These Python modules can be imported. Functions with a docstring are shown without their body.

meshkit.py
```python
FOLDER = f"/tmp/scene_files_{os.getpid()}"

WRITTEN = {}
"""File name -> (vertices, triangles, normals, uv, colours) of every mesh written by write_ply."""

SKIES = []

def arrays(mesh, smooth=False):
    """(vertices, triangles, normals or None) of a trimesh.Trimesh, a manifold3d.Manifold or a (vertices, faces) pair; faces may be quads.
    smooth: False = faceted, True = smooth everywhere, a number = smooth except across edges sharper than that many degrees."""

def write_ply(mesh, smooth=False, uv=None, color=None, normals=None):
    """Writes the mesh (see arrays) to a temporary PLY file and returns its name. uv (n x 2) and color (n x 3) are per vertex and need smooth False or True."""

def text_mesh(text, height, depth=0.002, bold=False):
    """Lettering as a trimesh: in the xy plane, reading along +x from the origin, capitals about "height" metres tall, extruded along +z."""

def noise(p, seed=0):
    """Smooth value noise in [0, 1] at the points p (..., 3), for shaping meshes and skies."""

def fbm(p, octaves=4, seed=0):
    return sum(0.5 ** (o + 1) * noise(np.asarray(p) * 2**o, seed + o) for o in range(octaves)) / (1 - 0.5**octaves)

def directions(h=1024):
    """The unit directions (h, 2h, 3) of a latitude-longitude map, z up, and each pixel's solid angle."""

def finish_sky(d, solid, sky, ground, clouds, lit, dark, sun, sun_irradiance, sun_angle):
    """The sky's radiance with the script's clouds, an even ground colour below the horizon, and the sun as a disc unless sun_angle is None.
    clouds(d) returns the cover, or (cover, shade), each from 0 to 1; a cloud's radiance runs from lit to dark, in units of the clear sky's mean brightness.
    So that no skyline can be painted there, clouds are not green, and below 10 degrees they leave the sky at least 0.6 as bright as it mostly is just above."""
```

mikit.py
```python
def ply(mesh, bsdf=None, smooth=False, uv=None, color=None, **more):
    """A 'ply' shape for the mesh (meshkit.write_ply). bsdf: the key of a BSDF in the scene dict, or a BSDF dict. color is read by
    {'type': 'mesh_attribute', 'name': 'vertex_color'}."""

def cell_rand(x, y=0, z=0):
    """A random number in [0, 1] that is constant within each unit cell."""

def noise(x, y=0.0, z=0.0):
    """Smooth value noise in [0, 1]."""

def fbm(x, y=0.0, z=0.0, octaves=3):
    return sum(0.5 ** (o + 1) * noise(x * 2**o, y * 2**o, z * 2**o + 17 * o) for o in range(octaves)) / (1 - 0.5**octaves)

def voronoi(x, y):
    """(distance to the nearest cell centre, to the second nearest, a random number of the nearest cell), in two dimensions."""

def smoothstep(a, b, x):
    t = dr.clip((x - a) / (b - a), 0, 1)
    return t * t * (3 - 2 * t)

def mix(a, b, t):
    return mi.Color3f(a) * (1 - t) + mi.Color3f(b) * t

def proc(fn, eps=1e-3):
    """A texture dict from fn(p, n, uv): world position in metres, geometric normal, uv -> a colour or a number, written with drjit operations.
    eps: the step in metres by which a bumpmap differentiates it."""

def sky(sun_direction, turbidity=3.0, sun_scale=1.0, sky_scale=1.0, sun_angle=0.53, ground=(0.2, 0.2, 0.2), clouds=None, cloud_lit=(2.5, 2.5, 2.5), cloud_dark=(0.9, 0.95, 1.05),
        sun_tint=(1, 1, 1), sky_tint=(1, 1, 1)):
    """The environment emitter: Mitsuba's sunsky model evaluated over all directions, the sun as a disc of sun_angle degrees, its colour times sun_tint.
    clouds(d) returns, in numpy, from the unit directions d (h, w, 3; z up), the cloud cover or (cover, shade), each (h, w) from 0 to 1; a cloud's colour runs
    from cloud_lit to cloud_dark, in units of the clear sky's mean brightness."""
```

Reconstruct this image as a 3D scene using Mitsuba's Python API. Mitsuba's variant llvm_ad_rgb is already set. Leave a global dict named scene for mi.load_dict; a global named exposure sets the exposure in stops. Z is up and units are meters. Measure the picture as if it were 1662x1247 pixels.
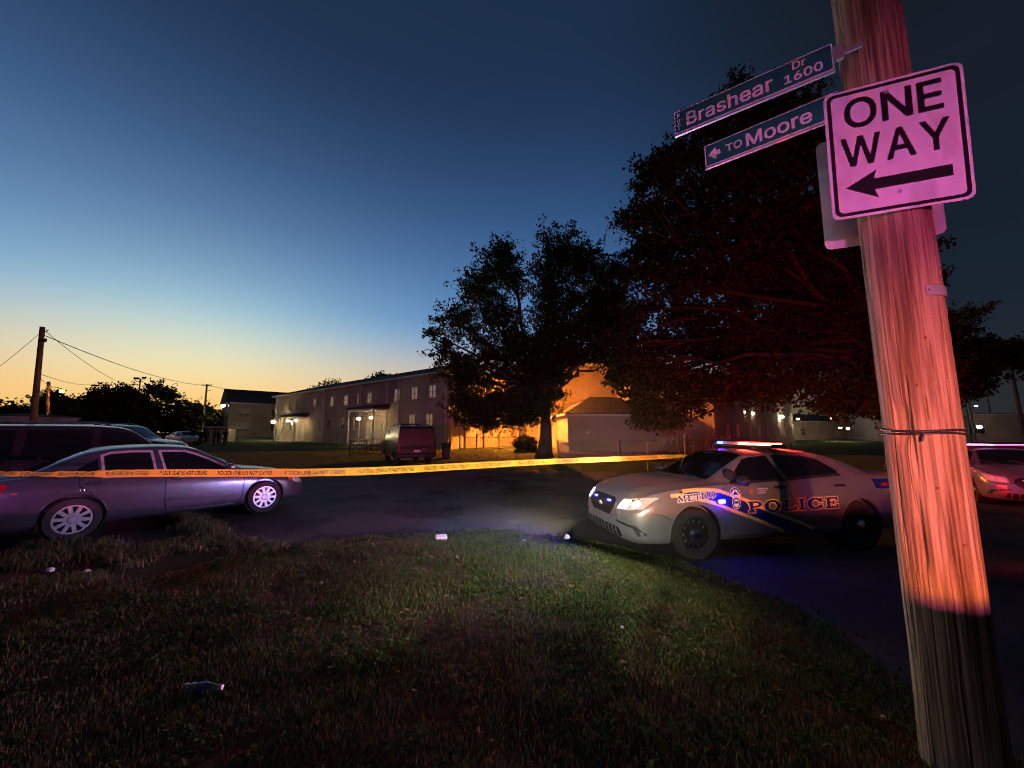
import math, random
import numpy as np, trimesh, manifold3d, shapely
from shapely import geometry as sg, affinity, ops
import mitsuba as mi, drjit as dr
import mikit, meshkit
from mikit import proc, noise, fbm, voronoi, cell_rand, smoothstep, mix

T = mi.ScalarTransform4f
scene, labels = {}, {}
rng = np.random.default_rng(7)
PI = math.pi

# ---------------------------------------------------------------- camera, sky, exposure
CAM_H, PITCH, FPX = 1.7, math.atan(79 / 626.0), 626.0            # eye height, upward tilt, focal length in pixels of a 1662 wide frame
CF = np.array([0, math.cos(PITCH), math.sin(PITCH)])
CU = np.array([0, -math.sin(PITCH), math.cos(PITCH)])
CR = np.array([1.0, 0, 0])
EYE = np.array([0, 0, CAM_H])
scene['camera'] = {'type': 'perspective', 'fov': 2 * math.degrees(math.atan(831 / FPX)), 'fov_axis': 'x', 'near_clip': 0.05, 'far_clip': 2000.0,
                   'to_world': T().look_at(origin=EYE.tolist(), target=(EYE + CF).tolist(), up=[0, 0, 1])}
exposure = 3.0
GAIN = 1 / 8.0            # dusk: the sky and every lamp are this dim, and the picture is exposed for it


def at(px, py, Y):
    """The point at forward distance Y that the photograph (1662 x 1247) shows at this pixel."""
    r = CR * (px - 831) / FPX + CU * (623.5 - py) / FPX + CF
    return EYE + r * (Y / r[1])


SUN_AZ = math.atan2(-0.85, 1.0)


def dusk(d):
    """Cover of the thin dark veil that the evening sky takes on away from the sunset and overhead."""
    el = np.degrees(np.arcsin(np.clip(d[..., 2], -1, 1)))
    az = np.degrees(np.abs((np.arctan2(d[..., 0], d[..., 1]) - SUN_AZ + np.pi) % (2 * np.pi) - np.pi))
    st = lambda a, b, x: np.clip((x - a) / (b - a), 0, 1) ** 2 * (3 - 2 * np.clip((x - a) / (b - a), 0, 1))
    a = 0.82 * st(0, 49.3, el)
    b = st(48.5, 88.3, az)
    n = meshkit.fbm(d * np.array([3.0, 3.0, 14.0]), 3, 5)
    veil = np.clip(1 - (1 - a) * (1 - 0.965 * b) + 0.02 * (n - 0.5), 0, 1)
    glow = np.clip((1 - st(0, 16.5, el)) * (1 - st(15, 140, az)) * (0.95 + 0.1 * n), 0, 1)       # low dust lit orange by the sun below the horizon
    cover = 1 - (1 - veil) * (1 - glow)
    return cover, glow * (1 - veil) / np.maximum(cover, 1e-6)


CL, CD = (0.036, 0.056, 0.085), (4.9, 2.62, 0.75)
scene['sky'] = mikit.sky((math.sin(SUN_AZ) * math.cos(math.radians(3)), math.cos(SUN_AZ) * math.cos(math.radians(3)), math.sin(math.radians(3))),
                         turbidity=3, sun_scale=0.0, sky_scale=GAIN, sky_tint=(2.8, 6.5, 15.6), clouds=dusk, cloud_lit=CL, cloud_dark=CD, ground=(0.08, 0.08, 0.08))
SKY_WEIGHT = 8.0
scene['sky']['sampling_weight'] = SKY_WEIGHT


# ---------------------------------------------------------------- helpers
def numbered(name):
    if name not in USED:
        USED.add(name)
        return name
    k = 1
    while f'{name}_{k:03d}' in USED:
        k += 1
    USED.add(f'{name}_{k:03d}')
    return f'{name}_{k:03d}'


USED = set()


def thing(name, label, cat, group=None):
    k = numbered(name)
    labels[k] = {'label': label, 'category': cat}
    if group:
        labels[k]['group'] = group
    return k


def light(rad, weight=1.0):
    return {'type': 'area', 'radiance': {'type': 'rgb', 'value': [float(c) * GAIN for c in rad]}, 'sampling_weight': float(weight)}


def put(key, mesh, mat, M=None, smooth=False, emit=None, color=None, kind=None, label=None, cat=None, group=None, uv=None):
    d = mikit.ply(mesh, mat, smooth=smooth, color=color, uv=uv)
    if M is not None:
        d['to_world'] = T(M)
    if emit is not None:
        d['emitter'] = emit
    scene[key] = d
    extra = {k: v for k, v in (('kind', kind), ('label', label), ('category', cat), ('group', group)) if v}
    if extra:
        labels.setdefault(key, {}).update(extra)
    return key


def part(parent, name, mesh, mat, **kw):
    return put(numbered(f'{parent}__{name}'), mesh, mat, **kw)


def struct(name, mesh, mat, **kw):
    k = numbered(name)
    return put(k, mesh, mat, kind='structure', **kw)


class MB:
    """Collects simple solids into one mesh."""

    def __init__(self):
        self.m = []

    def add(self, m, M=None):
        if not isinstance(m, trimesh.Trimesh):
            m = trimesh.Trimesh(*meshkit.arrays(m)[:2], process=False)
        m = m.copy()
        if M is not None:
            m.apply_transform(M)
        self.m.append(m)
        return self

    def box(self, c, s, rz=0.0, bev=0.0):
        if bev:
            m = rbox(s, bev)
        else:
            m = trimesh.creation.box(s)
        m.apply_transform(xf(c, rz))
        self.m.append(m)
        return self

    def tube(self, pts, r, n=8):
        self.m.append(tube(pts, r, n))
        return self

    def get(self):
        return trimesh.util.concatenate(self.m)


def xf(loc=(0, 0, 0), rz=0.0, rx=0.0, ry=0.0, s=1.0):
    M = trimesh.transformations.euler_matrix(rx, ry, rz, 'sxyz')
    M[:3, :3] *= s
    M[:3, 3] = loc
    return M


def frame(o, x, z=(0, 0, 1)):
    """A 4x4 with the x axis along x and z up."""
    x = np.array(x, float) / np.linalg.norm(x)
    z = np.array(z, float) - np.dot(z, x) * x
    z /= np.linalg.norm(z)
    M = np.eye(4)
    M[:3, 0], M[:3, 1], M[:3, 2], M[:3, 3] = x, np.cross(z, x), z, o
    return M


def rbox(s, b):
    """A box with chamfered edges."""
    s = np.array(s, float) / 2
    b = min(b, s.min() * 0.95)
    P = []
    for i in range(3):
        h = s - b
        h[i] = s[i]
        P += [np.array([x, y, z]) * h for x in (-1, 1) for y in (-1, 1) for z in (-1, 1)]
    return trimesh.convex.convex_hull(np.array(P))


def tube(pts, r, n=8, cap=True):
    p = np.asarray(pts, float)
    r = np.broadcast_to(np.asarray(r, float), (len(p),))
    t = np.gradient(p, axis=0)
    t /= np.linalg.norm(t, axis=1, keepdims=True) + 1e-12
    a = np.cross(t, np.where(np.abs(t[:, 2:]) < 0.9, [0, 0, 1.0], [1.0, 0, 0]))
    a /= np.linalg.norm(a, axis=1, keepdims=True) + 1e-12
    b = np.cross(t, a)
    ang = np.arange(n) * 2 * PI / n
    v = (p[:, None] + r[:, None, None] * (np.cos(ang)[None, :, None] * a[:, None] + np.sin(ang)[None, :, None] * b[:, None])).reshape(-1, 3)
    i, j = np.meshgrid(np.arange(len(p) - 1), np.arange(n), indexing='ij')
    q = np.stack([i * n + j, (i + 1) * n + j, (i + 1) * n + (j + 1) % n, i * n + (j + 1) % n], -1).reshape(-1, 4)
    f = np.vstack([q[:, [0, 2, 1]], q[:, [0, 3, 2]]])
    if cap:
        v = np.vstack([v, p[:1], p[-1:]])
        k, m = len(v) - 2, (len(p) - 1) * n
        j = np.arange(n)
        f = np.vstack([f, np.c_[j, (j + 1) % n, j * 0 + k], np.c_[m + (j + 1) % n, m + j, j * 0 + k + 1]])
    return trimesh.Trimesh(v, f, process=False)


def lathe(prof, n=32, axis='z'):
    """Revolves (radius, height) pairs round z, or round y."""
    m = trimesh.creation.revolve(np.array(prof, float), sections=n)
    if axis == 'y':
        m.apply_transform(trimesh.transformations.rotation_matrix(-PI / 2, [1, 0, 0]))
    return m


def extrude(poly, h):
    g = [poly] if poly.geom_type == 'Polygon' else [x for x in poly.geoms if x.area > 1e-9]
    return trimesh.util.concatenate([trimesh.creation.extrude_polygon(x, h, engine='earcut') for x in g])


def flat(poly):
    """A planar triangulation (x, y, 0) of a polygon."""
    g = [poly] if poly.geom_type == 'Polygon' else [x for x in poly.geoms if x.area > 1e-9]
    V, F, n = [], [], 0
    for x in g:
        v, f = trimesh.creation.triangulate_polygon(x, engine='earcut')
        V.append(v)
        F.append(f + n)
        n += len(v)
    v, f = np.vstack(V), np.vstack(F)
    return trimesh.Trimesh(np.c_[v, np.zeros(len(v))], f, process=False)


def rrect(w, h, r, cx=0, cy=0):
    return sg.box(cx - w / 2 + r, cy - h / 2 + r, cx + w / 2 - r, cy + h / 2 - r).buffer(r, quad_segs=6)


def text_poly(s, height, bold=True):
    """Lettering as a shapely polygon, capitals 'height' tall, from the origin along +x."""
    m = meshkit.text_mesh(s, height, 0.002, bold)
    v, f = m.vertices, m.faces
    keep = np.all(v[f][:, :, 2] < 1e-6, axis=1)
    return shapely.union_all([sg.Polygon(t[:, :2]).buffer(1e-5) for t in v[f[keep]]]).simplify(height * 0.004)


def lerp_rows(rows, x):
    from scipy.interpolate import PchipInterpolator
    a = np.array(rows, float)
    return PchipInterpolator(a[:, 0], a[:, 1])(np.clip(x, a[0, 0], a[-1, 0]))


def man(m):
    return manifold3d.Manifold(manifold3d.Mesh(np.asarray(m.vertices, np.float32), np.asarray(m.faces, np.uint32)))


def tri(m):
    x = m.to_mesh()
    return trimesh.Trimesh(np.array(x.vert_properties[:, :3], float), np.array(x.tri_verts, int), process=False)


# ---------------------------------------------------------------- materials
def rgb(*c):
    return {'type': 'rgb', 'value': list(map(float, c if len(c) == 3 else c * 3))}


def mat(name, color, rough=0.6, metal=0.0, two=True, **kw):
    b = {'type': 'principled', 'base_color': rgb(*color) if isinstance(color, tuple) else color, 'roughness': rough if isinstance(rough, dict) else float(rough), 'metallic': float(metal), **kw}
    scene[name] = {'type': 'twosided', 'bsdf': b} if two else b


def bump(name, fn, scale=1.0, eps=1e-3):
    inner = scene[name]['bsdf']
    scene[name] = {'type': 'twosided', 'bsdf': {'type': 'bumpmap', 'arbitrary': proc(fn, eps), 'scale': float(scale), 'bsdf': inner}}


def asphalt_col(p, n, uv):
    g = noise(p.x * 90, p.y * 90)
    s = fbm(p.x * 0.9, p.y * 0.9, 3.0, 4)
    c = mix((0.035, 0.034, 0.034), (0.075, 0.073, 0.07), g)
    c = c * (0.35 + 1.25 * s)
    oil = smoothstep(0.62, 0.72, fbm(p.x * 0.8 + 9, p.y * 0.8, 5.0, 3))
    c = c * (1 - 0.45 * oil)
    w = 0.35 * (fbm(p.x * 1.7, p.y * 1.7, 9.0, 3) - 0.5)
    d1, d2, _ = voronoi(p.x * 0.42 + w, p.y * 0.42 + w * 0.8)
    crack = 1 - smoothstep(0.004, 0.016, d2 - d1)
    keep = smoothstep(0.42, 0.5, fbm(p.x * 0.35 + 4, p.y * 0.35, 1.0, 2))
    return c * (1 - 0.8 * crack * keep)


mat('m_asphalt', proc(asphalt_col), 0.75, specular=0.35)
bump('m_asphalt', lambda p, n, uv: noise(p.x * 70, p.y * 70) * 0.004 + noise(p.x * 170, p.y * 170) * 0.0015, 1.0, 2e-3)


def soil_col(p, n, uv):
    a = fbm(p.x * 2.2, p.y * 2.2, 0.0, 4)
    g = noise(p.x * 60, p.y * 60)
    return mix(mix((0.045, 0.034, 0.022), (0.085, 0.062, 0.04), g), (0.03, 0.04, 0.014), smoothstep(0.4, 0.65, a))


mat('m_soil', proc(soil_col), 0.95, specular=0.1)


def ground_col(p, n, uv):
    a = fbm(p.x * 0.35, p.y * 0.35, 0.0, 4)
    g = noise(p.x * 14, p.y * 14)
    c = mix((0.035, 0.05, 0.016), (0.065, 0.075, 0.028), g)
    return mix(c, (0.075, 0.058, 0.038), smoothstep(0.52, 0.7, a))


mat('m_ground', proc(ground_col), 0.95, specular=0.1)
scene['m_grass'] = {'type': 'principledthin', 'base_color': {'type': 'mesh_attribute', 'name': 'vertex_color'}, 'roughness': 0.55, 'diff_trans': 0.5, 'spec_trans': 0.0}
scene['m_leaf'] = {'type': 'principledthin', 'base_color': {'type': 'mesh_attribute', 'name': 'vertex_color'}, 'roughness': 0.5, 'diff_trans': 0.45, 'spec_trans': 0.0}
mat('m_bark', proc(lambda p, n, uv: mix((0.035, 0.027, 0.02), (0.10, 0.08, 0.062), fbm(p.x * 14, p.y * 14, p.z * 2.5, 3))), 0.9)


def wood_col(p, n, uv):
    th = dr.atan2(p.y - 2.141, p.x - 2.256)
    g = fbm(th * 18, p.z * 2.6, 2.0, 4)
    f = noise(th * 95, p.z * 3.0, 7.0)
    stain = fbm(th * 2.2, p.z * 0.9, 5.0, 3)
    c = mix((0.20, 0.12, 0.07), (0.46, 0.305, 0.195), smoothstep(0.25, 0.75, g))
    c = c * (0.82 + 0.3 * f)
    return mix(c, c * mi.Color3f(0.62, 0.55, 0.5), smoothstep(0.45, 0.7, stain))


mat('m_pole_wood', proc(wood_col), 0.85, specular=0.2)
bump('m_pole_wood', lambda p, n, uv: noise(dr.atan2(p.y - 2.141, p.x - 2.256) * 45, p.z * 7, 1.0) * 0.0016 + noise(dr.atan2(p.y - 2.141, p.x - 2.256) * 120, p.z * 14, 3.0) * 0.0012, 1.0, 1e-3)
mat('m_far_wood', proc(lambda p, n, uv: mix((0.10, 0.075, 0.055), (0.2, 0.16, 0.125), fbm(p.x * 20, p.y * 20, p.z * 1.5, 2))), 0.85)


def sign_white(p, n, uv):
    s = fbm(p.x * 9, p.y * 9, p.z * 4, 4)
    sp = noise(p.x * 90, p.y * 90, p.z * 90)
    c = mix((0.84, 0.84, 0.84), (0.66, 0.65, 0.63), smoothstep(0.48, 0.72, s))
    return c * (1 - 0.25 * smoothstep(0.86, 0.95, sp))


mat('m_sign_white', proc(sign_white), 0.45, specular=0.4)
mat('m_sign_black', (0.008, 0.008, 0.009), 0.6, specular=0.25)
mat('m_sign_teal', proc(lambda p, n, uv: mix((0.009, 0.12, 0.10), (0.014, 0.15, 0.125), fbm(p.x * 12, p.y * 12, p.z * 12, 3))), 0.4)
mat('m_aluminium', proc(lambda p, n, uv: mix((0.46, 0.46, 0.47), (0.62, 0.62, 0.63), fbm(p.x * 11, p.y * 11, p.z * 11, 3))), 0.42, 0.55)
mat('m_galvanized', proc(lambda p, n, uv: mix((0.32, 0.33, 0.34), (0.5, 0.5, 0.5), fbm(p.x * 30, p.y * 30, p.z * 30, 2))), 0.5, 0.6)
mat('m_rust', (0.16, 0.06, 0.03), 0.8)
scene['m_tape'] = {'type': 'principledthin', 'base_color': rgb(0.86, 0.70, 0.06), 'roughness': 0.35, 'diff_trans': 0.7, 'spec_trans': 0.0}
mat('m_print_black', (0.012, 0.011, 0.01), 0.5)


def flake(base, dirt):
    def fn(p, n, uv):
        d = fbm(p.x * 5, p.y * 5, p.z * 5, 3)
        return mix(base, dirt, 0.5 * smoothstep(0.5, 0.75, d))
    return proc(fn)


mat('m_silver_paint', flake((0.15, 0.17, 0.21), (0.12, 0.13, 0.15)), 0.25, 0.8, clearcoat=0.8, clearcoat_gloss=0.93)
mat('m_patrol_paint', flake((0.235, 0.245, 0.275), (0.185, 0.19, 0.205)), 0.30, 0.5, clearcoat=0.9, clearcoat_gloss=0.94)
mat('m_black_paint', (0.012, 0.013, 0.016), 0.22, 0.0, clearcoat=1.0, clearcoat_gloss=0.97)
mat('m_red_paint', flake((0.075, 0.032, 0.014), (0.055, 0.035, 0.018)), 0.6, 0.0, clearcoat=0.2)
mat('m_white_paint', (0.68, 0.68, 0.68), 0.35, clearcoat=0.5)
mat('m_car_glass', (0.006, 0.007, 0.008), 0.06, 0.0, specular=0.7)
mat('m_chrome', (0.78, 0.78, 0.8), 0.16, 1.0)
mat('m_satin_metal', (0.62, 0.60, 0.60), 0.42, 0.6)
mat('m_alloy', (0.50, 0.50, 0.52), 0.42, 0.7)
mat('m_black_plastic', (0.018, 0.018, 0.02), 0.5)
mat('m_tyre', proc(lambda p, n, uv: mix((0.016, 0.016, 0.016), (0.035, 0.033, 0.03), fbm(p.x * 12, p.y * 12, p.z * 12, 2))), 0.85)
mat('m_dark_steel', (0.03, 0.03, 0.032), 0.45, 0.5)
mat('m_lens_clear', (0.75, 0.77, 0.8), 0.12, 0.3)
mat('m_lens_red', (0.35, 0.01, 0.012), 0.15)
mat('m_lens_amber', (0.55, 0.17, 0.01), 0.15)
mat('m_decal_blue', (0.012, 0.022, 0.16), 0.35)
mat('m_decal_gold', (0.80, 0.52, 0.22), 0.4)
mat('m_decal_white', (0.8, 0.8, 0.82), 0.35)
mat('m_lamp', (0.9, 0.9, 0.9), 0.4)


def brick(base, dark, mortar):
    def fn(p, n, uv):
        u, v = uv.x, uv.y
        r = dr.floor(v / 0.075)
        x = u / 0.215 + 0.5 * (r - 2 * dr.floor(r / 2))
        fx, fy = x - dr.floor(x), v / 0.075 - r
        k = cell_rand(x, r, 1.0)
        edge = smoothstep(0.0, 0.045, fx) * smoothstep(0.0, 0.13, fy)
        c = mix(base, dark, k) * (0.8 + 0.4 * noise(u * 0.7, v * 0.7))
        return mix(mortar, c, edge)
    return proc(fn)


mat('m_brick_tan', brick((0.44, 0.33, 0.25), (0.31, 0.22, 0.17), (0.42, 0.38, 0.34)), 0.9)
mat('m_brick_buff', brick((0.42, 0.33, 0.23), (0.31, 0.23, 0.16), (0.25, 0.22, 0.19)), 0.9)
mat('m_trim', proc(lambda p, n, uv: mix((0.55, 0.53, 0.5), (0.68, 0.66, 0.63), fbm(p.x * 2, p.y * 2, p.z * 2, 3))), 0.6)
mat('m_roof', proc(lambda p, n, uv: mix((0.035, 0.032, 0.032), (0.075, 0.07, 0.066), cell_rand(p.x * 3.3, p.y * 3.3, p.z * 9))), 0.9)
mat('m_pane', (0.02, 0.022, 0.025), 0.05, 0.0, specular=0.8)
mat('m_blind', (0.82, 0.81, 0.78), 0.7)
mat('m_curtain', (0.4, 0.36, 0.3), 0.9)
mat('m_concrete', proc(lambda p, n, uv: mix((0.24, 0.23, 0.22), (0.36, 0.35, 0.33), fbm(p.x * 3, p.y * 3, p.z * 3, 3))), 0.9)
mat('m_iron', (0.02, 0.02, 0.022), 0.5)
mat('m_picket', proc(lambda p, n, uv: mix((0.17, 0.15, 0.14), (0.33, 0.29, 0.27), fbm(p.x * 9, p.y * 9, p.z * 2, 3))), 0.85)
mat('m_bin', (0.02, 0.035, 0.03), 0.5)
mat('m_cloth_dark', (0.02, 0.02, 0.025), 0.9)
mat('m_cloth_navy', (0.02, 0.025, 0.05), 0.9)
mat('m_cloth_grey', (0.09, 0.09, 0.1), 0.9)
mat('m_skin', (0.28, 0.17, 0.12), 0.6)
mat('m_hair', (0.02, 0.015, 0.012), 0.7)
mat('m_foam', (0.78, 0.77, 0.74), 0.7)
mat('m_paper', (0.7, 0.68, 0.62), 0.8)
scene['m_clear_plastic'] = {'type': 'thindielectric', 'int_ior': 1.45}
mat('m_label_blue', (0.03, 0.05, 0.16), 0.5)
mat('m_wire', (0.015, 0.015, 0.015), 0.6)


# ---------------------------------------------------------------- the ground
def gz(X, Y):
    X, Y = np.asarray(X, float), np.asarray(Y, float)
    return -0.018 * np.clip(X, 0, 14) + 0.6 * np.clip((Y - 14) / 46, 0, 1.6)


def sheet(xs, ys, dz):
    X, Y = np.meshgrid(xs, ys)
    v = np.c_[X.ravel(), Y.ravel(), (gz(X, Y) + dz).ravel()]
    i, j = np.meshgrid(np.arange(len(ys) - 1), np.arange(len(xs) - 1), indexing='ij')
    k = (i * len(xs) + j).ravel()
    w = len(xs)
    return trimesh.Trimesh(v, np.vstack([np.c_[k, k + 1, k + w + 1], np.c_[k, k + w + 1, k + w]]), process=False)


struct('ground', sheet([-900, -80, 0, 14, 80, 900], [-300, -40, 14, 60, 87.6, 900], 0.0), 'm_ground')
struct('road', sheet([-70, -30, 0, 14, 70], [-39, 14, 17.5], 0.006), 'm_asphalt')


def gpx(px, py):
    """The road point under a pixel."""
    r = CR * (px - 831) / FPX + CU * (623.5 - py) / FPX + CF
    return (r * (-CAM_H / r[2]))[:2]


LAWN_EDGE = [gpx(*q) for q in [(0, 1000), (120, 965), (250, 938), (360, 908), (440, 893), (520, 880), (600, 872), (720, 866), (820, 864), (920, 872), (1000, 885), (1080, 903), (1140, 920),
                               (1200, 943), (1270, 972), (1330, 1004), (1380, 1036), (1420, 1075)]]
LAWN_EDGE += [np.array([2.75, 2.2]), np.array([2.9, 0.5]), np.array([3.2, -6]), np.array([-9, -6]), np.array([-7, 2.5])]
LAWN = sg.Polygon(LAWN_EDGE).buffer(-0.12).buffer(0.3).buffer(-0.18).segmentize(0.07)
q = np.array(LAWN.exterior.coords)[:-1]
c = q - q.mean(0)
LAWN = sg.Polygon(q + c / np.linalg.norm(c, axis=1, keepdims=True) * ((meshkit.fbm(np.c_[q * 2.6, q[:, 0] * 0], 4, 8) - 0.5) * 0.26)[:, None]).buffer(0)


def lawn_z(X, Y):
    P = np.c_[np.ravel(X), np.ravel(Y)]
    d = shapely.distance(shapely.points(P), LAWN.exterior)
    d = np.where(shapely.contains_xy(LAWN, P[:, 0], P[:, 1]), d, 0)
    t = np.clip(d / 1.3, 0, 1)
    n = meshkit.fbm(np.c_[P * 1.4, P[:, 0] * 0], 3, 3) - 0.5
    return (gz(P[:, 0], P[:, 1]) + 0.008 + 0.13 * t * t * (3 - 2 * t) + 0.05 * n * t).reshape(np.shape(X))


def lay(poly, size, zf):
    from scipy.spatial import Delaunay
    rim = np.concatenate([np.array(g.segmentize(size).exterior.coords)[:-1] for g in getattr(poly, 'geoms', [poly])])
    b = poly.bounds
    gx, gy = np.meshgrid(np.arange(b[0], b[2], size), np.arange(b[1], b[3], size))
    P = np.c_[gx.ravel(), gy.ravel()]
    inn = poly.buffer(-size * .45)
    P = np.vstack([rim, P[shapely.contains_xy(inn, P[:, 0], P[:, 1])]])
    f = Delaunay(P).simplices
    c = P[f].mean(1)
    f = f[shapely.contains_xy(poly, c[:, 0], c[:, 1])]
    m = trimesh.Trimesh(np.c_[P, zf(P[:, 0], P[:, 1])], f, process=False)
    if m.face_normals[:, 2].mean() < 0:
        m.invert()
    return m


struct('lawn', lay(LAWN, 0.14, lawn_z), 'm_soil', smooth=True)
DIRT = sg.Polygon([gpx(*q) for q in [(-120, 905), (60, 896), (190, 900), (300, 868), (350, 862), (400, 878), (450, 890), (440, 900), (360, 915), (250, 945), (120, 975), (-60, 1020)]]).buffer(0.1)
struct('dirt_strip', lay(DIRT.difference(LAWN.buffer(-0.05)), 0.3, lambda X, Y: gz(X, Y) + 0.011), 'm_soil')


def blades(P, Z, h, w, col, lean=0.5, seg=2):
    """Grass blades as bent tapering strips at the points P."""
    n = len(P)
    a = rng.uniform(0, 2 * PI, n)
    l = rng.uniform(0.05, 1, n) * lean
    la = rng.uniform(0, 2 * PI, n)
    side = np.c_[np.cos(a), np.sin(a), np.zeros(n)] * (w / 2)[:, None]
    ld = np.c_[np.cos(la), np.sin(la), np.zeros(n)]
    base = np.c_[P, Z - 0.004]
    V = []
    for t, ww in ((0.0, 1.0), (0.55, 0.8)):
        c = base + ld * (h * l * t * t)[:, None] + np.array([0, 0, 1.0]) * (h * t * (1 - 0.25 * l * t))[:, None]
        V += [c - side * ww, c + side * ww]
    V.append(base + ld * (h * l)[:, None] + np.array([0, 0, 1.0]) * (h * (1 - 0.35 * l))[:, None])
    V = np.stack(V, 1).reshape(-1, 3)
    k = np.arange(n)[:, None] * 5
    F = np.vstack([k + np.array([[0, 1, 3]]), k + np.array([[0, 3, 2]]), k + np.array([[2, 3, 4]])])
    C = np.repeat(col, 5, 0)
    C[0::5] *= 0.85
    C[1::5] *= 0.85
    return trimesh.Trimesh(V, F, process=False), C


PAL = np.array([[0.075, 0.12, 0.035], [0.10, 0.145, 0.045], [0.13, 0.15, 0.06], [0.17, 0.145, 0.08], [0.21, 0.17, 0.10], [0.09, 0.06, 0.04]])


def grass_colors(n, straw):
    k = np.array([rng.choice(6, p=[0.30 - 0.2 * s, 0.30 - 0.1 * s, 0.2, 0.11 + 0.16 * s, 0.05 + 0.1 * s, 0.04 + 0.04 * s]) for s in straw]) if n < 3000 else \
        np.clip((rng.uniform(0, 1, n) * (3.4 + 2.4 * straw)).astype(int), 0, 5)
    return PAL[k] * rng.uniform(0.7, 1.25, (n, 1))


def sow(n, box, poly, dens):
    P = np.c_[rng.uniform(box[0], box[2], n), rng.uniform(box[1], box[3], n)]
    P = P[shapely.contains_xy(poly, P[:, 0], P[:, 1])]
    return P[rng.uniform(0, 1, len(P)) < dens(P)]


def clump(P, s=1.0):
    return meshkit.fbm(np.c_[P * 2.1 * s, P[:, 0] * 0 + 3], 3, 11)


def lawn_density(P):
    d = np.hypot(P[:, 0], P[:, 1])
    return np.clip(2.2 / np.maximum(d, 1.0) + 0.12, 0, 1) * np.clip(0.35 + 1.6 * (clump(P) - 0.25), 0.12, 1)


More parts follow.
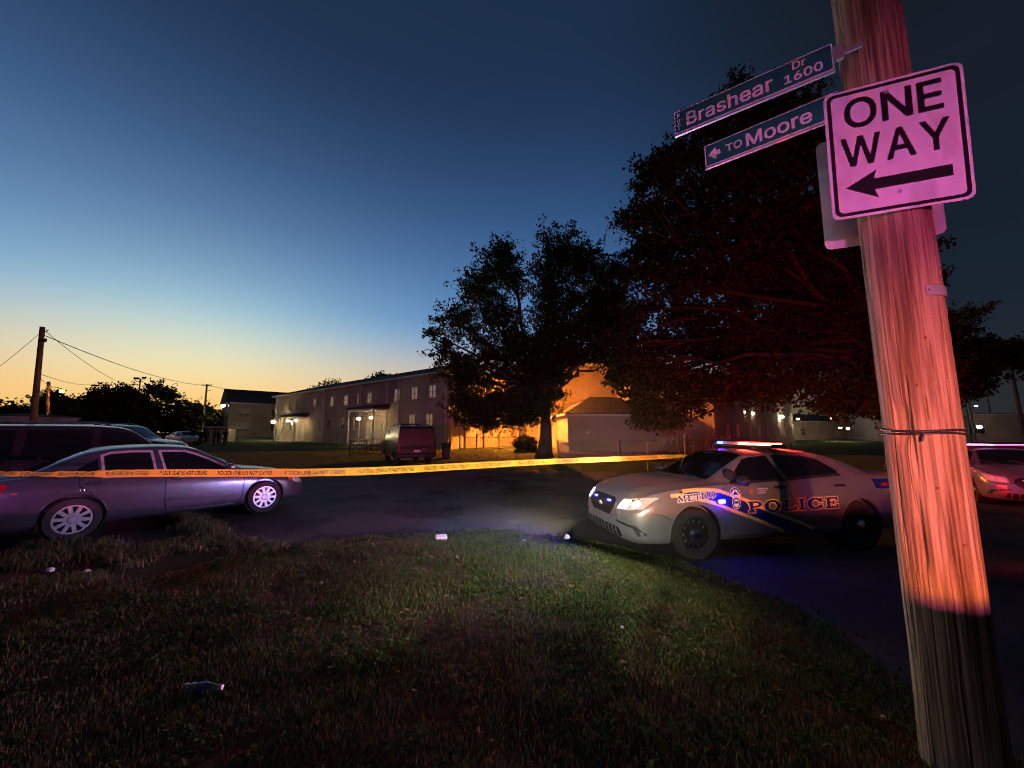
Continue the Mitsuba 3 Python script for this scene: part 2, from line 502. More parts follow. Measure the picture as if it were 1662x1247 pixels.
P = sow(620000, (-6.2, 0.1, 3.1, 7.3), LAWN, lawn_density)
d = np.hypot(P[:, 0], P[:, 1])
c = clump(P)
h = rng.uniform(0.014, 0.045, len(P)) * (0.5 + 1.0 * c) + 0.004 * d * rng.uniform(0, 1, len(P))
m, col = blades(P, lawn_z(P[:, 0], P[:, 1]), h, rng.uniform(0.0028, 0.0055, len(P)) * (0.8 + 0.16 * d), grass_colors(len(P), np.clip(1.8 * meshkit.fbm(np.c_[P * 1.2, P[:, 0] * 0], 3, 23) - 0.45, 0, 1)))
put('lawn_grass', m, 'm_grass', color=col, kind='stuff', label='short patchy lawn grass on the rounded street corner', cat='grass')
P = sow(60000, (-4, -2.5, 3.1, 0.1), LAWN, lawn_density)
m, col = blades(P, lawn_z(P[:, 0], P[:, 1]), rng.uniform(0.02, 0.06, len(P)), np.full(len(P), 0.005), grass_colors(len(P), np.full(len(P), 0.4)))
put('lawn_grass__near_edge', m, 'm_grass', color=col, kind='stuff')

# the yard in front of the apartments: taller, coarser, too far to tell the blades apart
YARD = sg.Polygon([(-45, 24), (-12, 17.6), (14, 17.6), (16, 31), (-6, 34), (-33, 57), (-60, 57)])
P = sow(70000, (-60, 17, 16, 58), YARD, lambda P: np.clip(1.2 - P[:, 1] / 60, 0.2, 1) * np.clip(clump(P, 0.3) * 1.7 - 0.3, 0.05, 1))
m, col = blades(P, gz(P[:, 0], P[:, 1]), rng.uniform(0.05, 0.12, len(P)), rng.uniform(0.02, 0.04, len(P)), grass_colors(len(P), np.full(len(P), 0.25)))
put('yard_grass', m, 'm_grass', color=col, kind='stuff', label='rough grass of the yard in front of the brick apartments', cat='grass')

WEEDS = []
for (x0, y0, x1, y1, n, hh) in [(-20, 925, 110, 905, 26, 0.16), (60, 880, 190, 900, 26, 0.14), (120, 905, 180, 890, 12, 0.14), (300, 845, 345, 868, 22, 0.17), (330, 868, 440, 895, 30, 0.09), (190, 915, 330, 880, 30, 0.12), (-40, 975, 150, 945, 40, 0.1), (280, 840, 330, 850, 12, 0.14)]:
    for _ in range(n):
        t = rng.uniform()
        q = gpx(x0 + (x1 - x0) * t + rng.normal(0, 9), y0 + (y1 - y0) * t + rng.normal(0, 5))
        WEEDS.append((q, hh * rng.uniform(0.5, 1.2)))
Q = np.concatenate([q + rng.normal(0, 0.06 + 0.3 * hh, (int(90), 2)) for q, hh in WEEDS])
H = np.concatenate([np.full(90, hh) for q, hh in WEEDS]) * rng.uniform(0.35, 1.1, len(Q))
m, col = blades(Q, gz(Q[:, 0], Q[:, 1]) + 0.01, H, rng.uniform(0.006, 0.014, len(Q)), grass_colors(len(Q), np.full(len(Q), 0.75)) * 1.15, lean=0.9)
put('weeds', m, 'm_grass', color=col, kind='stuff', label='dry straggling weeds along the broken pavement edge by the silver sedan', cat='weeds')

def scatter(P, zf, size, pal, flatness, seed):
    r = np.random.default_rng(seed)
    n = len(P)
    a, l = r.uniform(0, 2 * PI, n), size * r.uniform(.6, 1.5, n)
    u = np.c_[np.cos(a), np.sin(a), r.normal(0, flatness, n)] * l[:, None]
    v = np.c_[-np.sin(a), np.cos(a), r.normal(0, flatness, n)] * (l * r.uniform(.35, .6, n))[:, None]
    c = np.c_[P, zf(P[:, 0], P[:, 1]) + .008 + size * .5 * r.uniform(.3, 1, n)]
    k = np.array([0, 0, 1.0]) * (l * r.uniform(-.3, .5, n))[:, None]
    V = np.stack([c - u, c + v + k, c + u, c - v + k], 1).reshape(-1, 3)
    q = np.arange(n)[:, None] * 4
    return trimesh.Trimesh(V, np.vstack([q + np.array([[0, 1, 2]]), q + np.array([[0, 2, 3]])]), process=False), np.repeat(np.array(pal)[r.integers(0, len(pal), n)] * r.uniform(.6, 1.3, (n, 1)), 4, 0)


P = np.c_[rng.uniform(-6, 3, 5200), rng.uniform(.3, 7.2, 5200)]
P = P[shapely.contains_xy(LAWN, P[:, 0], P[:, 1]) & (rng.uniform(0, 1, len(P)) < np.clip(2.4 * clump(P, .8) - .75, .03, 1))]
m, col = scatter(P, lambda X, Y: lawn_z(X, Y) + .012, .022, [[.16, .10, .05], [.22, .15, .08], [.12, .07, .04], [.2, .17, .1]], .35, 5)
put('fallen_leaves', m, 'm_grass', color=col, kind='stuff', label='dead brown leaves scattered over the lawn', cat='leaves')
P = np.c_[rng.uniform(-6, 3, 5000), rng.uniform(.3, 7.2, 5000)]
P = P[shapely.contains_xy(LAWN, P[:, 0], P[:, 1]) & (clump(P, 1.3) > .56)]
Q = np.repeat(P, 9, 0) + rng.normal(0, .035, (len(P) * 9, 2))
m, col = scatter(Q, lambda X, Y: lawn_z(X, Y) + .014, .016, [[.06, .11, .03], [.07, .13, .04], [.05, .09, .025]], .5, 6)
put('lawn_weeds', m, 'm_grass', color=col, kind='stuff', label='patches of small broad leaved weeds among the lawn grass', cat='weeds')
ring_ = LAWN.buffer(.22).difference(LAWN.buffer(-.06))
P = np.c_[rng.uniform(-6, 3.4, 9000), rng.uniform(.3, 7.4, 9000)]
P = P[shapely.contains_xy(ring_, P[:, 0], P[:, 1])]
st_m = trimesh.creation.icosphere(0, 1)
n = len(P)
sc_ = rng.uniform(.004, .016, (n, 1, 1)) * rng.uniform(.6, 1.2, (n, 1, 3))
V = (st_m.vertices[None] * sc_ * rng.uniform(.75, 1.2, (n, 12, 1)) + np.c_[P, gz(P[:, 0], P[:, 1]) + .011][:, None]).reshape(-1, 3)
put('gravel', trimesh.Trimesh(V, (st_m.faces[None] + (np.arange(n) * 12)[:, None, None]).reshape(-1, 3), process=False), 'm_soil', kind='stuff', label='loose gravel along the ragged edge of the lawn', cat='gravel')

# ---------------------------------------------------------------- the wooden pole with its signs
PX, PY, PR = 2.256, 2.141, 0.155
nz, na = 560, 500
zz = np.concatenate([np.linspace(-0.25, 5.2, nz - 12), np.linspace(5.3, 10.5, 12)])
th = np.linspace(-PI, PI, na, endpoint=False)
ZZ, TH = np.meshgrid(zz, th, indexing='ij')
R = PR + 0.006 * (meshkit.fbm(np.stack([np.cos(TH) * 1.5, np.sin(TH) * 1.5, ZZ * 0.6], -1), 3, 2) - 0.5) + 0.012 * np.clip(0.6 - ZZ, 0, 1)
R += 0.004 * (meshkit.fbm(np.stack([np.cos(TH) * 9, np.sin(TH) * 9, ZZ * 1.2], -1), 3, 4) - 0.5)
for k in range(230):
    t0, z0, ln = rng.uniform(-PI, PI), rng.uniform(0, 5), rng.uniform(0.15, 1.5)
    wander = 0.05 * (meshkit.fbm(np.stack([ZZ[:, 0] * 2.2, ZZ[:, 0] * 0 + k, ZZ[:, 0] * 0], -1), 3, k) - 0.5) * 2
    u = np.clip(1 - np.abs(ZZ[:, 0] - z0) / (ln / 2), 0, 1)
    w_, dp = rng.uniform(0.006, 0.02) * (0.4 + u), rng.uniform(0.002, 0.017) * np.sqrt(u)
    dt = (TH - (t0 + wander)[:, None] + PI) % (2 * PI) - PI
    R -= dp[:, None] * np.exp(-0.5 * (dt / w_[:, None]) ** 2)
for a_, z_, sa, sz, dp in ((-2.85, 1.75, 0.16, 0.09, 0.035), (-2.62, 1.66, 0.05, 0.14, 0.02), (-2.7, 1.2, 0.07, 0.16, 0.02), (-2.2, 1.83, 0.03, 0.05, 0.014)):   # torn out splinters
    dt = (TH - a_ + PI) % (2 * PI) - PI
    R -= dp * np.exp(-0.5 * ((dt / sa) ** 4 + ((ZZ - z_) / sz) ** 4))
V = np.c_[(PX + R * np.cos(TH)).ravel(), (PY + R * np.sin(TH)).ravel(), ZZ.ravel()]
i, j = np.meshgrid(np.arange(nz - 1), np.arange(na), indexing='ij')
q = np.stack([i * na + j, i * na + (j + 1) % na, (i + 1) * na + (j + 1) % na, (i + 1) * na + j], -1).reshape(-1, 4)
pole = thing('utility_pole', 'weathered cracked wooden pole in the near right foreground carrying the street signs', 'pole')
part(pole, 'shaft', trimesh.Trimesh(V, np.vstack([q[:, [0, 1, 2]], q[:, [0, 2, 3]]]), process=False), 'm_pole_wood', smooth=True)
for z0, r0, sl in ((1.715, 0.0065, 0.006), (1.685, 0.0055, -0.012)):
    a = np.linspace(-PI, PI, 60)
    part(pole, 'strap', tube(np.c_[PX + (PR + 0.006) * np.cos(a), PY + (PR + 0.006) * np.sin(a), z0 + sl * np.sin(a * 1.0 + 0.6) + 0.003 * np.sin(3 * a)], r0, 8), 'm_black_plastic', smooth=True)
part(pole, 'strap_end', MB().tube([(PX - 0.12, PY - 0.118, 1.70), (PX - 0.128, PY - 0.126, 1.68), (PX - 0.13, PY - 0.121, 1.655)], 0.006, 6).get(), 'm_black_plastic')
# small metal number tag wrapped on the right of the shaft
a = np.linspace(-1.83, -0.92, 11)
tagv = np.concatenate([np.c_[PX + (PR + o) * np.cos(a), PY + (PR + o) * np.sin(a), a * 0 + z] for o in (0.004, 0.009) for z in (2.43, 2.485)])
n = len(a)
tf = []
for k in range(n - 1):
    tf += [(2 * n + k, 2 * n + k + 1, 3 * n + k + 1), (2 * n + k, 3 * n + k + 1, 3 * n + k), (n + k, n + k + 1, 3 * n + k + 1), (n + k, 3 * n + k + 1, 3 * n + k), (k, k + 1, 2 * n + k + 1), (k, 2 * n + k + 1, 2 * n + k)]
part(pole, 'tag', trimesh.Trimesh(tagv, np.array(tf), process=False), 'm_aluminium', label='small bare metal tag nailed to the right of the shaft')
for az_, z_ in ((-1.75, 2.457), (-1.0, 2.457), (-2.35, 1.95), (-2.2, 1.42), (-1.75, 1.15), (-2.0, 2.2)):
    part(pole, 'nail', lathe([(0, 0.008), (0.005, 0.007), (0.006, 0), (0, 0)], 8).apply_transform(frame((PX + (PR + 0.003) * math.cos(az_), PY + (PR + 0.003) * math.sin(az_), z_), (-math.sin(az_), math.cos(az_), 0), (math.cos(az_), math.sin(az_), 0))), 'm_rust')


def sign_frame(c, yaw, tilt=0.0):
    """x along the sign to the reader's right, y up, z out of the face."""
    x = np.array([math.cos(yaw), math.sin(yaw), 0])
    nrm = np.array([math.sin(yaw), -math.cos(yaw), 0])
    n2 = nrm * math.cos(tilt) + np.array([0, 0, 1]) * math.sin(tilt)
    M = np.eye(4)
    M[:3, 0], M[:3, 1], M[:3, 2], M[:3, 3] = x, np.cross(n2, x), n2, c
    return M


def face(poly, z, t=0.0006):
    m = extrude(poly, t)
    m.apply_translation([0, 0, z])
    return m


YAW = -0.374
MS = sign_frame((2.136, 1.966, 1.598 + CAM_H), YAW, -0.064)
ow = thing('one_way_sign', 'square white one way sign with black lettering and left arrow on the wooden pole', 'street sign')
W2, H2 = 0.61, 0.762
part(ow, 'plate', face(rrect(W2, H2, 0.04), -0.003, 0.003), 'm_sign_white', M=MS)
part(ow, 'border', face(rrect(W2 - 0.028, H2 - 0.028, 0.034).difference(rrect(W2 - 0.066, H2 - 0.066, 0.024)), 0.0003), 'm_sign_black', M=MS)


def letters(parent, s, cx, cy, height, width, mat_, M, z=0.0006, bold=True):
    """One part per letter, the word fitted to a width."""
    polys = [text_poly(ch, height, bold) for ch in s]
    total = sum(p.bounds[2] - p.bounds[0] for p in polys)
    if len(s) > 1:
        gap = (width - total) / (len(s) - 1)
        sx = 1.0
        if gap < 0.12 * height:
            gap = 0.12 * height
            sx = (width - gap * (len(s) - 1)) / total
    else:
        gap, sx = 0, width / total
    x = cx - width / 2
    for ch, p in zip(s, polys):
        w = (p.bounds[2] - p.bounds[0]) * sx
        p = affinity.scale(p, sx, 1, origin=(0, 0))
        p = affinity.translate(p, x - p.bounds[0], cy)
        part(parent, 'letter', face(p, z), mat_, M=M)
        x += w + gap


letters(ow, 'ONE', 0.0, 0.148, 0.165, 0.43, 'm_sign_black', MS)
letters(ow, 'WAY', -0.005, -0.078, 0.165, 0.47, 'm_sign_black', MS)
arrow = sg.Polygon([(-0.235, -0.205), (-0.09, -0.125), (-0.105, -0.175), (0.225, -0.175), (0.225, -0.238), (-0.105, -0.238), (-0.09, -0.288)])
part(ow, 'arrow', face(affinity.translate(arrow, 0, 0.0), 0.0006), 'm_sign_black', M=MS)
for bx, by in ((-0.02, 0.31), (0.0, -0.275)):
    part(ow, 'bolt', lathe([(0, 0.011), (0.009, 0.009), (0.011, 0.0), (0, 0)], 6).apply_transform(xf((bx, by, 0.0005))), 'm_galvanized', M=MS)

MB2 = sign_frame((2.385, 2.335, 1.597 + CAM_H), YAW, -0.03)
bs = thing('street_sign', 'back of a bare metal sign fixed to the far side of the wooden pole', 'street sign')
part(bs, 'plate', face(rrect(W2, H2, 0.04), -0.003, 0.003), 'm_aluminium', M=MB2)
part(bs, 'bolt', lathe([(0, 0.011), (0.009, 0.009), (0.011, 0.0), (0, 0)], 6).apply_transform(xf((-0.2, 0.25, 0.0005))), 'm_galvanized', M=MB2)


def blade(key, L, R_, h, label):
    """A street name blade from its lower left to its lower right corner."""
    k = thing(key, label, 'street sign', 'street name blades on the wooden pole')
    L, R_ = np.array(L), np.array(R_)
    yaw = math.atan2(R_[1] - L[1], R_[0] - L[0])
    w = np.linalg.norm(R_ - L)
    M = sign_frame((L + R_) / 2 + np.array([0, 0, h / 2]), yaw)
    part(k, 'plate', face(rrect(w, h, 0.012), -0.004, 0.004), 'm_sign_teal', M=M)
    part(k, 'border', face(rrect(w - 0.006, h - 0.006, 0.01).difference(rrect(w - 0.02, h - 0.02, 0.007)), 0.0002), 'm_decal_white', M=M)
    rail = extrude(sg.box(-w / 2, -h / 2 - 0.016, w / 2, -h / 2 - 0.001), 0.016)
    rail.apply_translation([0, 0, -0.010])
    part(k, 'rail', rail, 'm_aluminium', M=M)
    return k, M, w


bk, M1, w1 = blade('street_name_blade', (1.221, 2.637, 2.212 + CAM_H), (1.983, 2.104, 2.212 + CAM_H), 0.185, 'upper teal street name blade reading Brashear Dr 1600')
part(bk, 'lettering', face(affinity.translate(affinity.scale(text_poly('Brashear', 0.098), 0.95, 1, origin=(0, 0)), -w1 / 2 + 0.075, -0.052), 0.0006), 'm_decal_white', M=M1)
part(bk, 'lettering', face(affinity.translate(affinity.scale(text_poly('1600', 0.056, False).buffer(0.002), 1.05, 1, origin=(0, 0)), w1 / 2 - 0.26, -0.056), 0.0006), 'm_decal_white', M=M1)
part(bk, 'lettering', face(affinity.translate(text_poly('Dr', 0.05, False).buffer(0.0015), w1 / 2 - 0.21, 0.024), 0.0006), 'm_decal_white', M=M1)
for k, ch in enumerate('PVT'):
    part(bk, 'lettering', face(affinity.translate(affinity.scale(text_poly(ch, 0.038, False).buffer(0.0012), 0.7, 1, origin=(0, 0)), -w1 / 2 + 0.02, 0.032 - 0.05 * k), 0.0006), 'm_decal_white', M=M1)
part(bk, 'bracket', MB().box((w1 / 2 + 0.02, 0.0, 0.004), (0.05, 0.09, 0.03), bev=0.004).box((w1 / 2 + 0.085, 0.0, -0.006), (0.1, 0.03, 0.02), bev=0.004).get(), 'm_galvanized', M=M1)
mk, M2, w2 = blade('street_name_blade', (1.514, 2.785, 2.056 + CAM_H), (2.165, 2.268, 2.056 + CAM_H), 0.185, 'lower teal street name blade reading TO Moore behind the one way sign')
ar = sg.Polygon([(0, 0), (0.055, 0.05), (0.055, 0.02), (0.085, 0.02), (0.085, -0.02), (0.055, -0.02), (0.055, -0.05)])
part(mk, 'arrow', face(affinity.translate(ar, -w2 / 2 + 0.025, 0), 0.0006), 'm_decal_white', M=M2)
part(mk, 'lettering', face(affinity.translate(text_poly('TO', 0.058, False).buffer(0.0015), -w2 / 2 + 0.145, -0.03), 0.0006), 'm_decal_white', M=M2)
part(mk, 'lettering', face(affinity.translate(affinity.scale(text_poly('Moore', 0.098), 0.97, 1, origin=(0, 0)), -w2 / 2 + 0.27, -0.05), 0.0006), 'm_decal_white', M=M2)
part(mk, 'bracket', MB().box((w2 / 2 + 0.01, 0.0, 0.004), (0.05, 0.09, 0.03), bev=0.004).get(), 'm_galvanized', M=M2)

# ---------------------------------------------------------------- buildings


def wallmesh(w, z0, z1, holes, t=0.22):
    p = sg.box(0, z0, w, z1)
    for h in holes:
        p = p.difference(sg.box(*h))
    m = extrude(p, t)
    m.apply_translation([0, 0, -t])
    return m, m.vertices[:, :2].copy()


def wframe(o, yaw):
    M = sign_frame((o[0], o[1], 0), yaw)
    return M


def window(parent, M, x0, z0, x1, z1, blind='m_blind', drop=1.0, lit=None, sill=True, cols=2):
    """A recessed window: frame with a meeting rail and a mullion, panes, blind, sill."""
    fr = sg.box(x0, z0, x1, z1).difference(sg.box(x0 + 0.06, z0 + 0.06, x1 - 0.06, z1 - 0.06))
    zm, xm = (z0 + z1) / 2, (x0 + x1) / 2
    bars = sg.box(x0, zm - 0.03, x1, zm + 0.03)
    if cols == 2:
        bars = bars.union(sg.box(xm - 0.025, z0, xm + 0.025, z1))
    fr = fr.union(bars)
    k = part(parent, 'window', face(fr, -0.12, 0.06), 'm_trim', M=M)
    for a, b in ((z0, zm), (zm, z1)):
        for c_, e_ in (((x0, xm), (xm, x1)) if cols == 2 else ((x0, x1),)):
            part(k, 'pane', face(sg.box(c_ + 0.03, a + 0.03, e_ - 0.03, b - 0.03), -0.1, 0.006), 'm_window_glass', M=M)
    back = sg.box(x0, z0, x1, z1)
    if blind:
        zb = z1 - (z1 - z0) * drop
        part(k, 'blind', face(sg.box(x0 + 0.05, zb, x1 - 0.05, z1 - 0.04), -0.18, 0.01), blind, M=M)
    part(k, 'room', face(back, -0.215, 0.004), 'm_iron', M=M)
    if sill:
        s_ = trimesh.creation.box([x1 - x0 + 0.16, 0.08, 0.14])
        s_.apply_translation([(x0 + x1) / 2, z0 - 0.042, 0.01])
        part(k, 'sill', s_, 'm_concrete', M=M)
    return k


scene['m_window_glass'] = {'type': 'thindielectric', 'int_ior': 1.55}


def hip(L, D, z, rise, oh, ridge_in):
    """A hip roof (ridge_in > 0) or gable roof (0) over 0..L by 0..-D in the wall frame's x and depth."""
    a, b = -oh, L + oh
    c, d = oh, -D - oh
    v = np.array([[a, z, c], [b, z, c], [b, z, d], [a, z, d], [a + ridge_in + 1e-4, z + rise, -D / 2], [b - ridge_in - 1e-4, z + rise, -D / 2],
                  [a, z - 0.06, c], [b, z - 0.06, c], [b, z - 0.06, d], [a, z - 0.06, d]], float)
    f = [[0, 1, 5], [0, 5, 4], [1, 2, 5], [2, 3, 4], [2, 4, 5], [3, 0, 4], [6, 8, 7], [6, 9, 8], [0, 6, 7], [0, 7, 1], [1, 7, 8], [1, 8, 2], [2, 8, 9], [2, 9, 3], [3, 9, 6], [3, 6, 0]]
    return trimesh.Trimesh(v, np.array(f), process=False)


def house(key, label, o, yaw, L, D, eave, rise, wall_mat, front=(), right=(), left=(), ridge_in=None, oh=0.45, z0=-0.4, cat='building', gable_mat=None):
    k = thing(key, label, cat)
    Mf = wframe(o, yaw)
    x, n = Mf[:3, 0], Mf[:3, 2]
    o3 = np.array([o[0], o[1], 0])
    Mr = wframe((o3 + x * L)[:2], yaw + PI / 2)
    Ml = wframe((o3 - n * D)[:2], yaw - PI / 2)
    Mb = wframe((o3 + x * L - n * D)[:2], yaw + PI)
    for M, w, ops_, i in ((Mf, L, front, 0), (Mr, D, right, 1), (Ml, D, left, 2), (Mb, L, (), 3)):
        e = 0.0 if i in (0, 3) else 0.222
        m, uv = wallmesh(w, z0, eave, [q[:4] for q in ops_])
        if e:
            keep = m.copy()
            keep.vertices[:, 0] = e + keep.vertices[:, 0] * (w - 2 * e) / w
            if ops_:
                m, uv = wallmesh(w, z0, eave, [q[:4] for q in ops_])
            else:
                m = keep
        part(k, 'wall', m, wall_mat, M=M, uv=uv)
        for q in ops_:
            window(k, M, *q[:4], **(q[4] if len(q) > 4 else {}))
    rk = part(k, 'roof', hip(L, D, eave + 0.16, rise, oh, D / 2 + oh if ridge_in is None else ridge_in), 'm_roof', M=Mf)
    fas = MB()
    for c_, s_ in (((L / 2, eave + 0.03, oh - 0.03), (L + 2 * oh, 0.14, 0.06)), ((L / 2, eave + 0.03, -D - oh + 0.03), (L + 2 * oh, 0.14, 0.06)),
                   ((-oh + 0.03, eave + 0.03, -D / 2), (0.06, 0.14, D + 2 * oh - 0.13)), ((L + oh - 0.03, eave + 0.03, -D / 2), (0.06, 0.14, D + 2 * oh - 0.13))):
        fas.box(c_, s_)
    fas.box((L / 2, eave - 0.02, -D / 2), (L + 2 * oh - 0.14, 0.03, D + 2 * oh - 0.14))
    part(rk, 'fascia', fas.get(), 'm_trim', M=Mf)
    if ridge_in == 0 and gable_mat:
        for M in (Mr, Ml):
            g = extrude(sg.Polygon([(0, eave + 0.16), (D, eave + 0.16), (D / 2, eave + 0.16 + rise * 0.9)]), 0.1)
            g.apply_translation([0, 0, -0.11])
            part(k, 'gable', g, gable_mat, M=M, uv=g.vertices[:, :2])
    return k, Mf, Mr, Ml


LAMPS = []


def lamp(name, label, pos, col, L, r, weight, base=None, group=None, flat_=0.75, hood=False):
    """A small luminaire: fixture, bracket and a glowing globe."""
    k = thing(name, label, 'lamp', group)
    pos = np.array(pos, float)
    g = trimesh.creation.icosphere(2, r)
    g.apply_transform(np.diag([1, 1, flat_, 1]))
    part(k, 'globe', g, 'm_lamp', M=xf(pos), emit=light(np.array(col) * L, weight))
    cap = lathe([(0, r * flat_ * 0.85 + 0.05), (r * 0.55, r * flat_ * 0.85 + 0.045), (r * (1.5 if hood else 0.75), r * flat_ * 0.8), (r * 0.5, r * flat_ * 0.7), (0, r * flat_ * 0.7)], 14)
    part(k, 'fixture', cap, 'm_iron', M=xf(pos))
    if base is not None:
        b = np.array(base, float)
        part(k, 'bracket', tube([b, (b + pos) / 2 + [0, 0, r * 0.9 + 0.04], pos + [0, 0, r * flat_ * 0.85 + 0.03]], 0.02, 6), 'm_iron')
    return k


B1C, B1U = np.array([-5.54, 34.0]), np.array([-0.777, 0.63])
B1U = B1U / np.linalg.norm(B1U)
B1L = 39.3


def s1(px):
    """Distance from the left end of the long building's front where this pixel column meets it."""
    k = (px - 831) / FPX
    s = (B1C[0] - B1C[1] * k) / (-B1U[0] + B1U[1] * k)
    return B1L - s


fr = []
for px, w, bl, dr_ in [(458.6, .8, 'm_curtain', 0.6), (470, .9, 'm_blind', 1), (482.8, .95, 'm_blind', .75), (508.8, .95, 'm_blind', .8), (520.5, .45, None, 1), (537, 1.0, 'm_blind', .55), (559.7, 1.05, 'm_blind', .9), (579, .5, None, 1),
                       (597.6, 1.05, 'm_curtain', .7), (642.4, 1.1, 'm_blind', .6), (670.6, 1.1, 'm_blind', .75), (700, 1.1, 'm_blind', .8)]:
    s = s1(px)
    fr.append((s - w / 2, 4.88, s + w / 2, 6.12, dict(blind=bl, drop=dr_, cols=2 if w > .6 else 1)))
for px, w, bl in [(462, .9, None), (474, .9, None), (520, .5, 'm_blind'), (534, 1.0, None), (556, 1.0, 'm_curtain'), (575.7, .45, 'm_blind'), (668, 1.1, 'm_curtain'), (696, 1.1, 'm_curtain')]:
    s = s1(px)
    fr.append((s - w / 2, 2.0, s + w / 2, 3.45, dict(blind=bl, drop=.5, cols=2 if w > .6 else 1)))
apt, Mf1, Mr1, Ml1 = house('apartment_building', 'long two storey brick apartment block with lit porches left of the tree', B1C + B1U * B1L, math.atan2(-B1U[1], -B1U[0]), B1L, 10.0, 7.1, 1.75, 'm_brick_tan',
                           front=fr, right=[(7.0, 4.9, 8.1, 6.1, dict(blind=None))])
for px in (450, 520.5 + 6, 585.7, 629, 647, 725):
    s = s1(px)
    part(apt, 'downpipe', MB().tube([(s, 7.0, 0.3), (s, 6.8, 0.09), (s, 0.2, 0.09)], 0.05, 6).get(), 'm_trim', M=Mf1)
part(apt, 'downpipe', MB().tube([(0.25, 7.0, 0.3), (0.25, 6.8, 0.09), (0.25, 0.2, 0.09)], 0.06, 6).get(), 'm_trim', M=Mr1)
part(apt, 'downpipe', MB().tube([(9.7, 7.0, 0.3), (9.7, 6.8, 0.09), (9.7, 0.2, 0.09)], 0.06, 6).get(), 'm_trim', M=Mr1)
s = s1(693)
v_ = part(apt, 'roof_vent', MB().tube([(s, 7.6, -3.4), (s, 8.75, -3.4)], 0.1, 8).box((s, 8.8, -3.4), (0.34, 0.1, 0.34)).get(), 'm_galvanized', M=Mf1)
for xa, xb, hh in ((s1(478), s1(502), 3.75), (s1(588), s1(631), 4.05)):
    pk = part(apt, 'porch', MB().box(((xa + xb) / 2, hh, 0.85), (xb - xa, 0.16, 1.7), bev=0.02).get(), 'm_trim', M=Mf1)
    part(pk, 'canopy_roof', trimesh.convex.convex_hull(np.array([[xa - .1, hh + .09, 1.8], [xb + .1, hh + .09, 1.8], [xa - .1, hh + .09, .02], [xb + .1, hh + .09, .02], [xa - .1, hh + .28, 1.8], [xb + .1, hh + .28, 1.8], [xa - .1, hh + .62, .02], [xb + .1, hh + .62, .02]])), 'm_roof', M=Mf1)
    for q in (xa + 0.15, xb - 0.15):
        part(pk, 'post', MB().box((q, hh / 2 + 0.05, 1.6), (0.1, hh - 0.27, 0.1)).get(), 'm_trim', M=Mf1)
    part(pk, 'step', MB().box(((xa + xb) / 2, 0.3, 0.95), (xb - xa + .3, 0.6, 1.9)).get(), 'm_concrete', M=Mf1)
    for q in (xa + (xb - xa) * .3, xa + (xb - xa) * .7):
        dk = part(apt, 'door', face(sg.box(q - .48, .62, q + .48, 2.75), 0.003, 0.05), 'm_curtain', M=Mf1)
        part(dk, 'handle', trimesh.creation.icosphere(1, .04).apply_transform(xf((q + .38, 1.6, .09))), 'm_chrome', M=Mf1)
    part(apt, 'railing', MB().tube([(xa - 1.2, .95, 1.9), (xa - .1, 1.5, 1.9)], .025, 6).tube([(xa - 1.2, .95, 1.9), (xa - 1.2, .1, 1.9)], .025, 6).get(), 'm_trim', M=Mf1)
    part(apt, 'railing', MB().tube([(xb + .1, 1.5, 1.9), (xb + 1.2, .95, 1.9)], .025, 6).tube([(xb + 1.2, .95, 1.9), (xb + 1.2, .1, 1.9)], .025, 6).get(), 'm_trim', M=Mf1)
# side entrance on the end wall
aw = part(apt, 'side_canopy', trimesh.convex.convex_hull(np.array([[.5, 3.5, .02], [3.1, 3.5, .02], [.5, 2.9, 1.5], [3.1, 2.9, 1.5], [.5, 2.75, 1.5], [3.1, 2.75, 1.5], [.5, 2.75, .02], [3.1, 2.75, .02]])), 'm_roof', M=Mr1)
for q in (.6, 3.0):
    part(aw, 'post', MB().box((q, 1.4, 1.42), (.12, 2.69, .12)).get(), 'm_far_wood', M=Mr1)
part(apt, 'door', face(sg.box(1.3, .3, 2.3, 2.5), 0.003, 0.05), 'm_curtain', M=Mr1)

WARM, SOD, COOL = (1.0, 0.80, 0.40), (1.0, 0.285, 0.035), (0.9, 1.0, 0.85)


def wall_lamp(px, label, z, out=0.25, L=70, r=0.18, w=0.6, grp='porch lamps of the long apartment block'):
    s = s1(px)
    p = Mf1 @ np.array([s, z, out, 1])
    b = Mf1 @ np.array([s, z + 0.1, 0.0, 1])
    return lamp('porch_lamp', label, p[:3], WARM, L, r, w, b[:3], grp)


wall_lamp(485, 'left porch lamp under the far canopy of the long apartment block', 3.3, 1.3)
wall_lamp(498, 'right porch lamp under the far canopy of the long apartment block', 3.3, 1.3)
wall_lamp(604, 'left porch lamp under the near canopy of the long apartment block', 3.15, 1.5)
wall_lamp(625, 'right porch lamp under the near canopy of the long apartment block', 3.2, 1.5)
p = at(443, 685, 56.0)
lamp('post_lamp', 'bright lamp on a short post at the far end of the long apartment block', p, (1.0, 0.86, 0.42), 200, 0.24, 0.6, p + [0.3, 0.3, 0.1])
scene[numbered('post_lamp__post')] = mikit.ply(tube([(p[0] + .3, p[1] + .3, 0.4), (p[0] + .3, p[1] + .3, p[2] + .12)], 0.05, 8), 'm_iron')

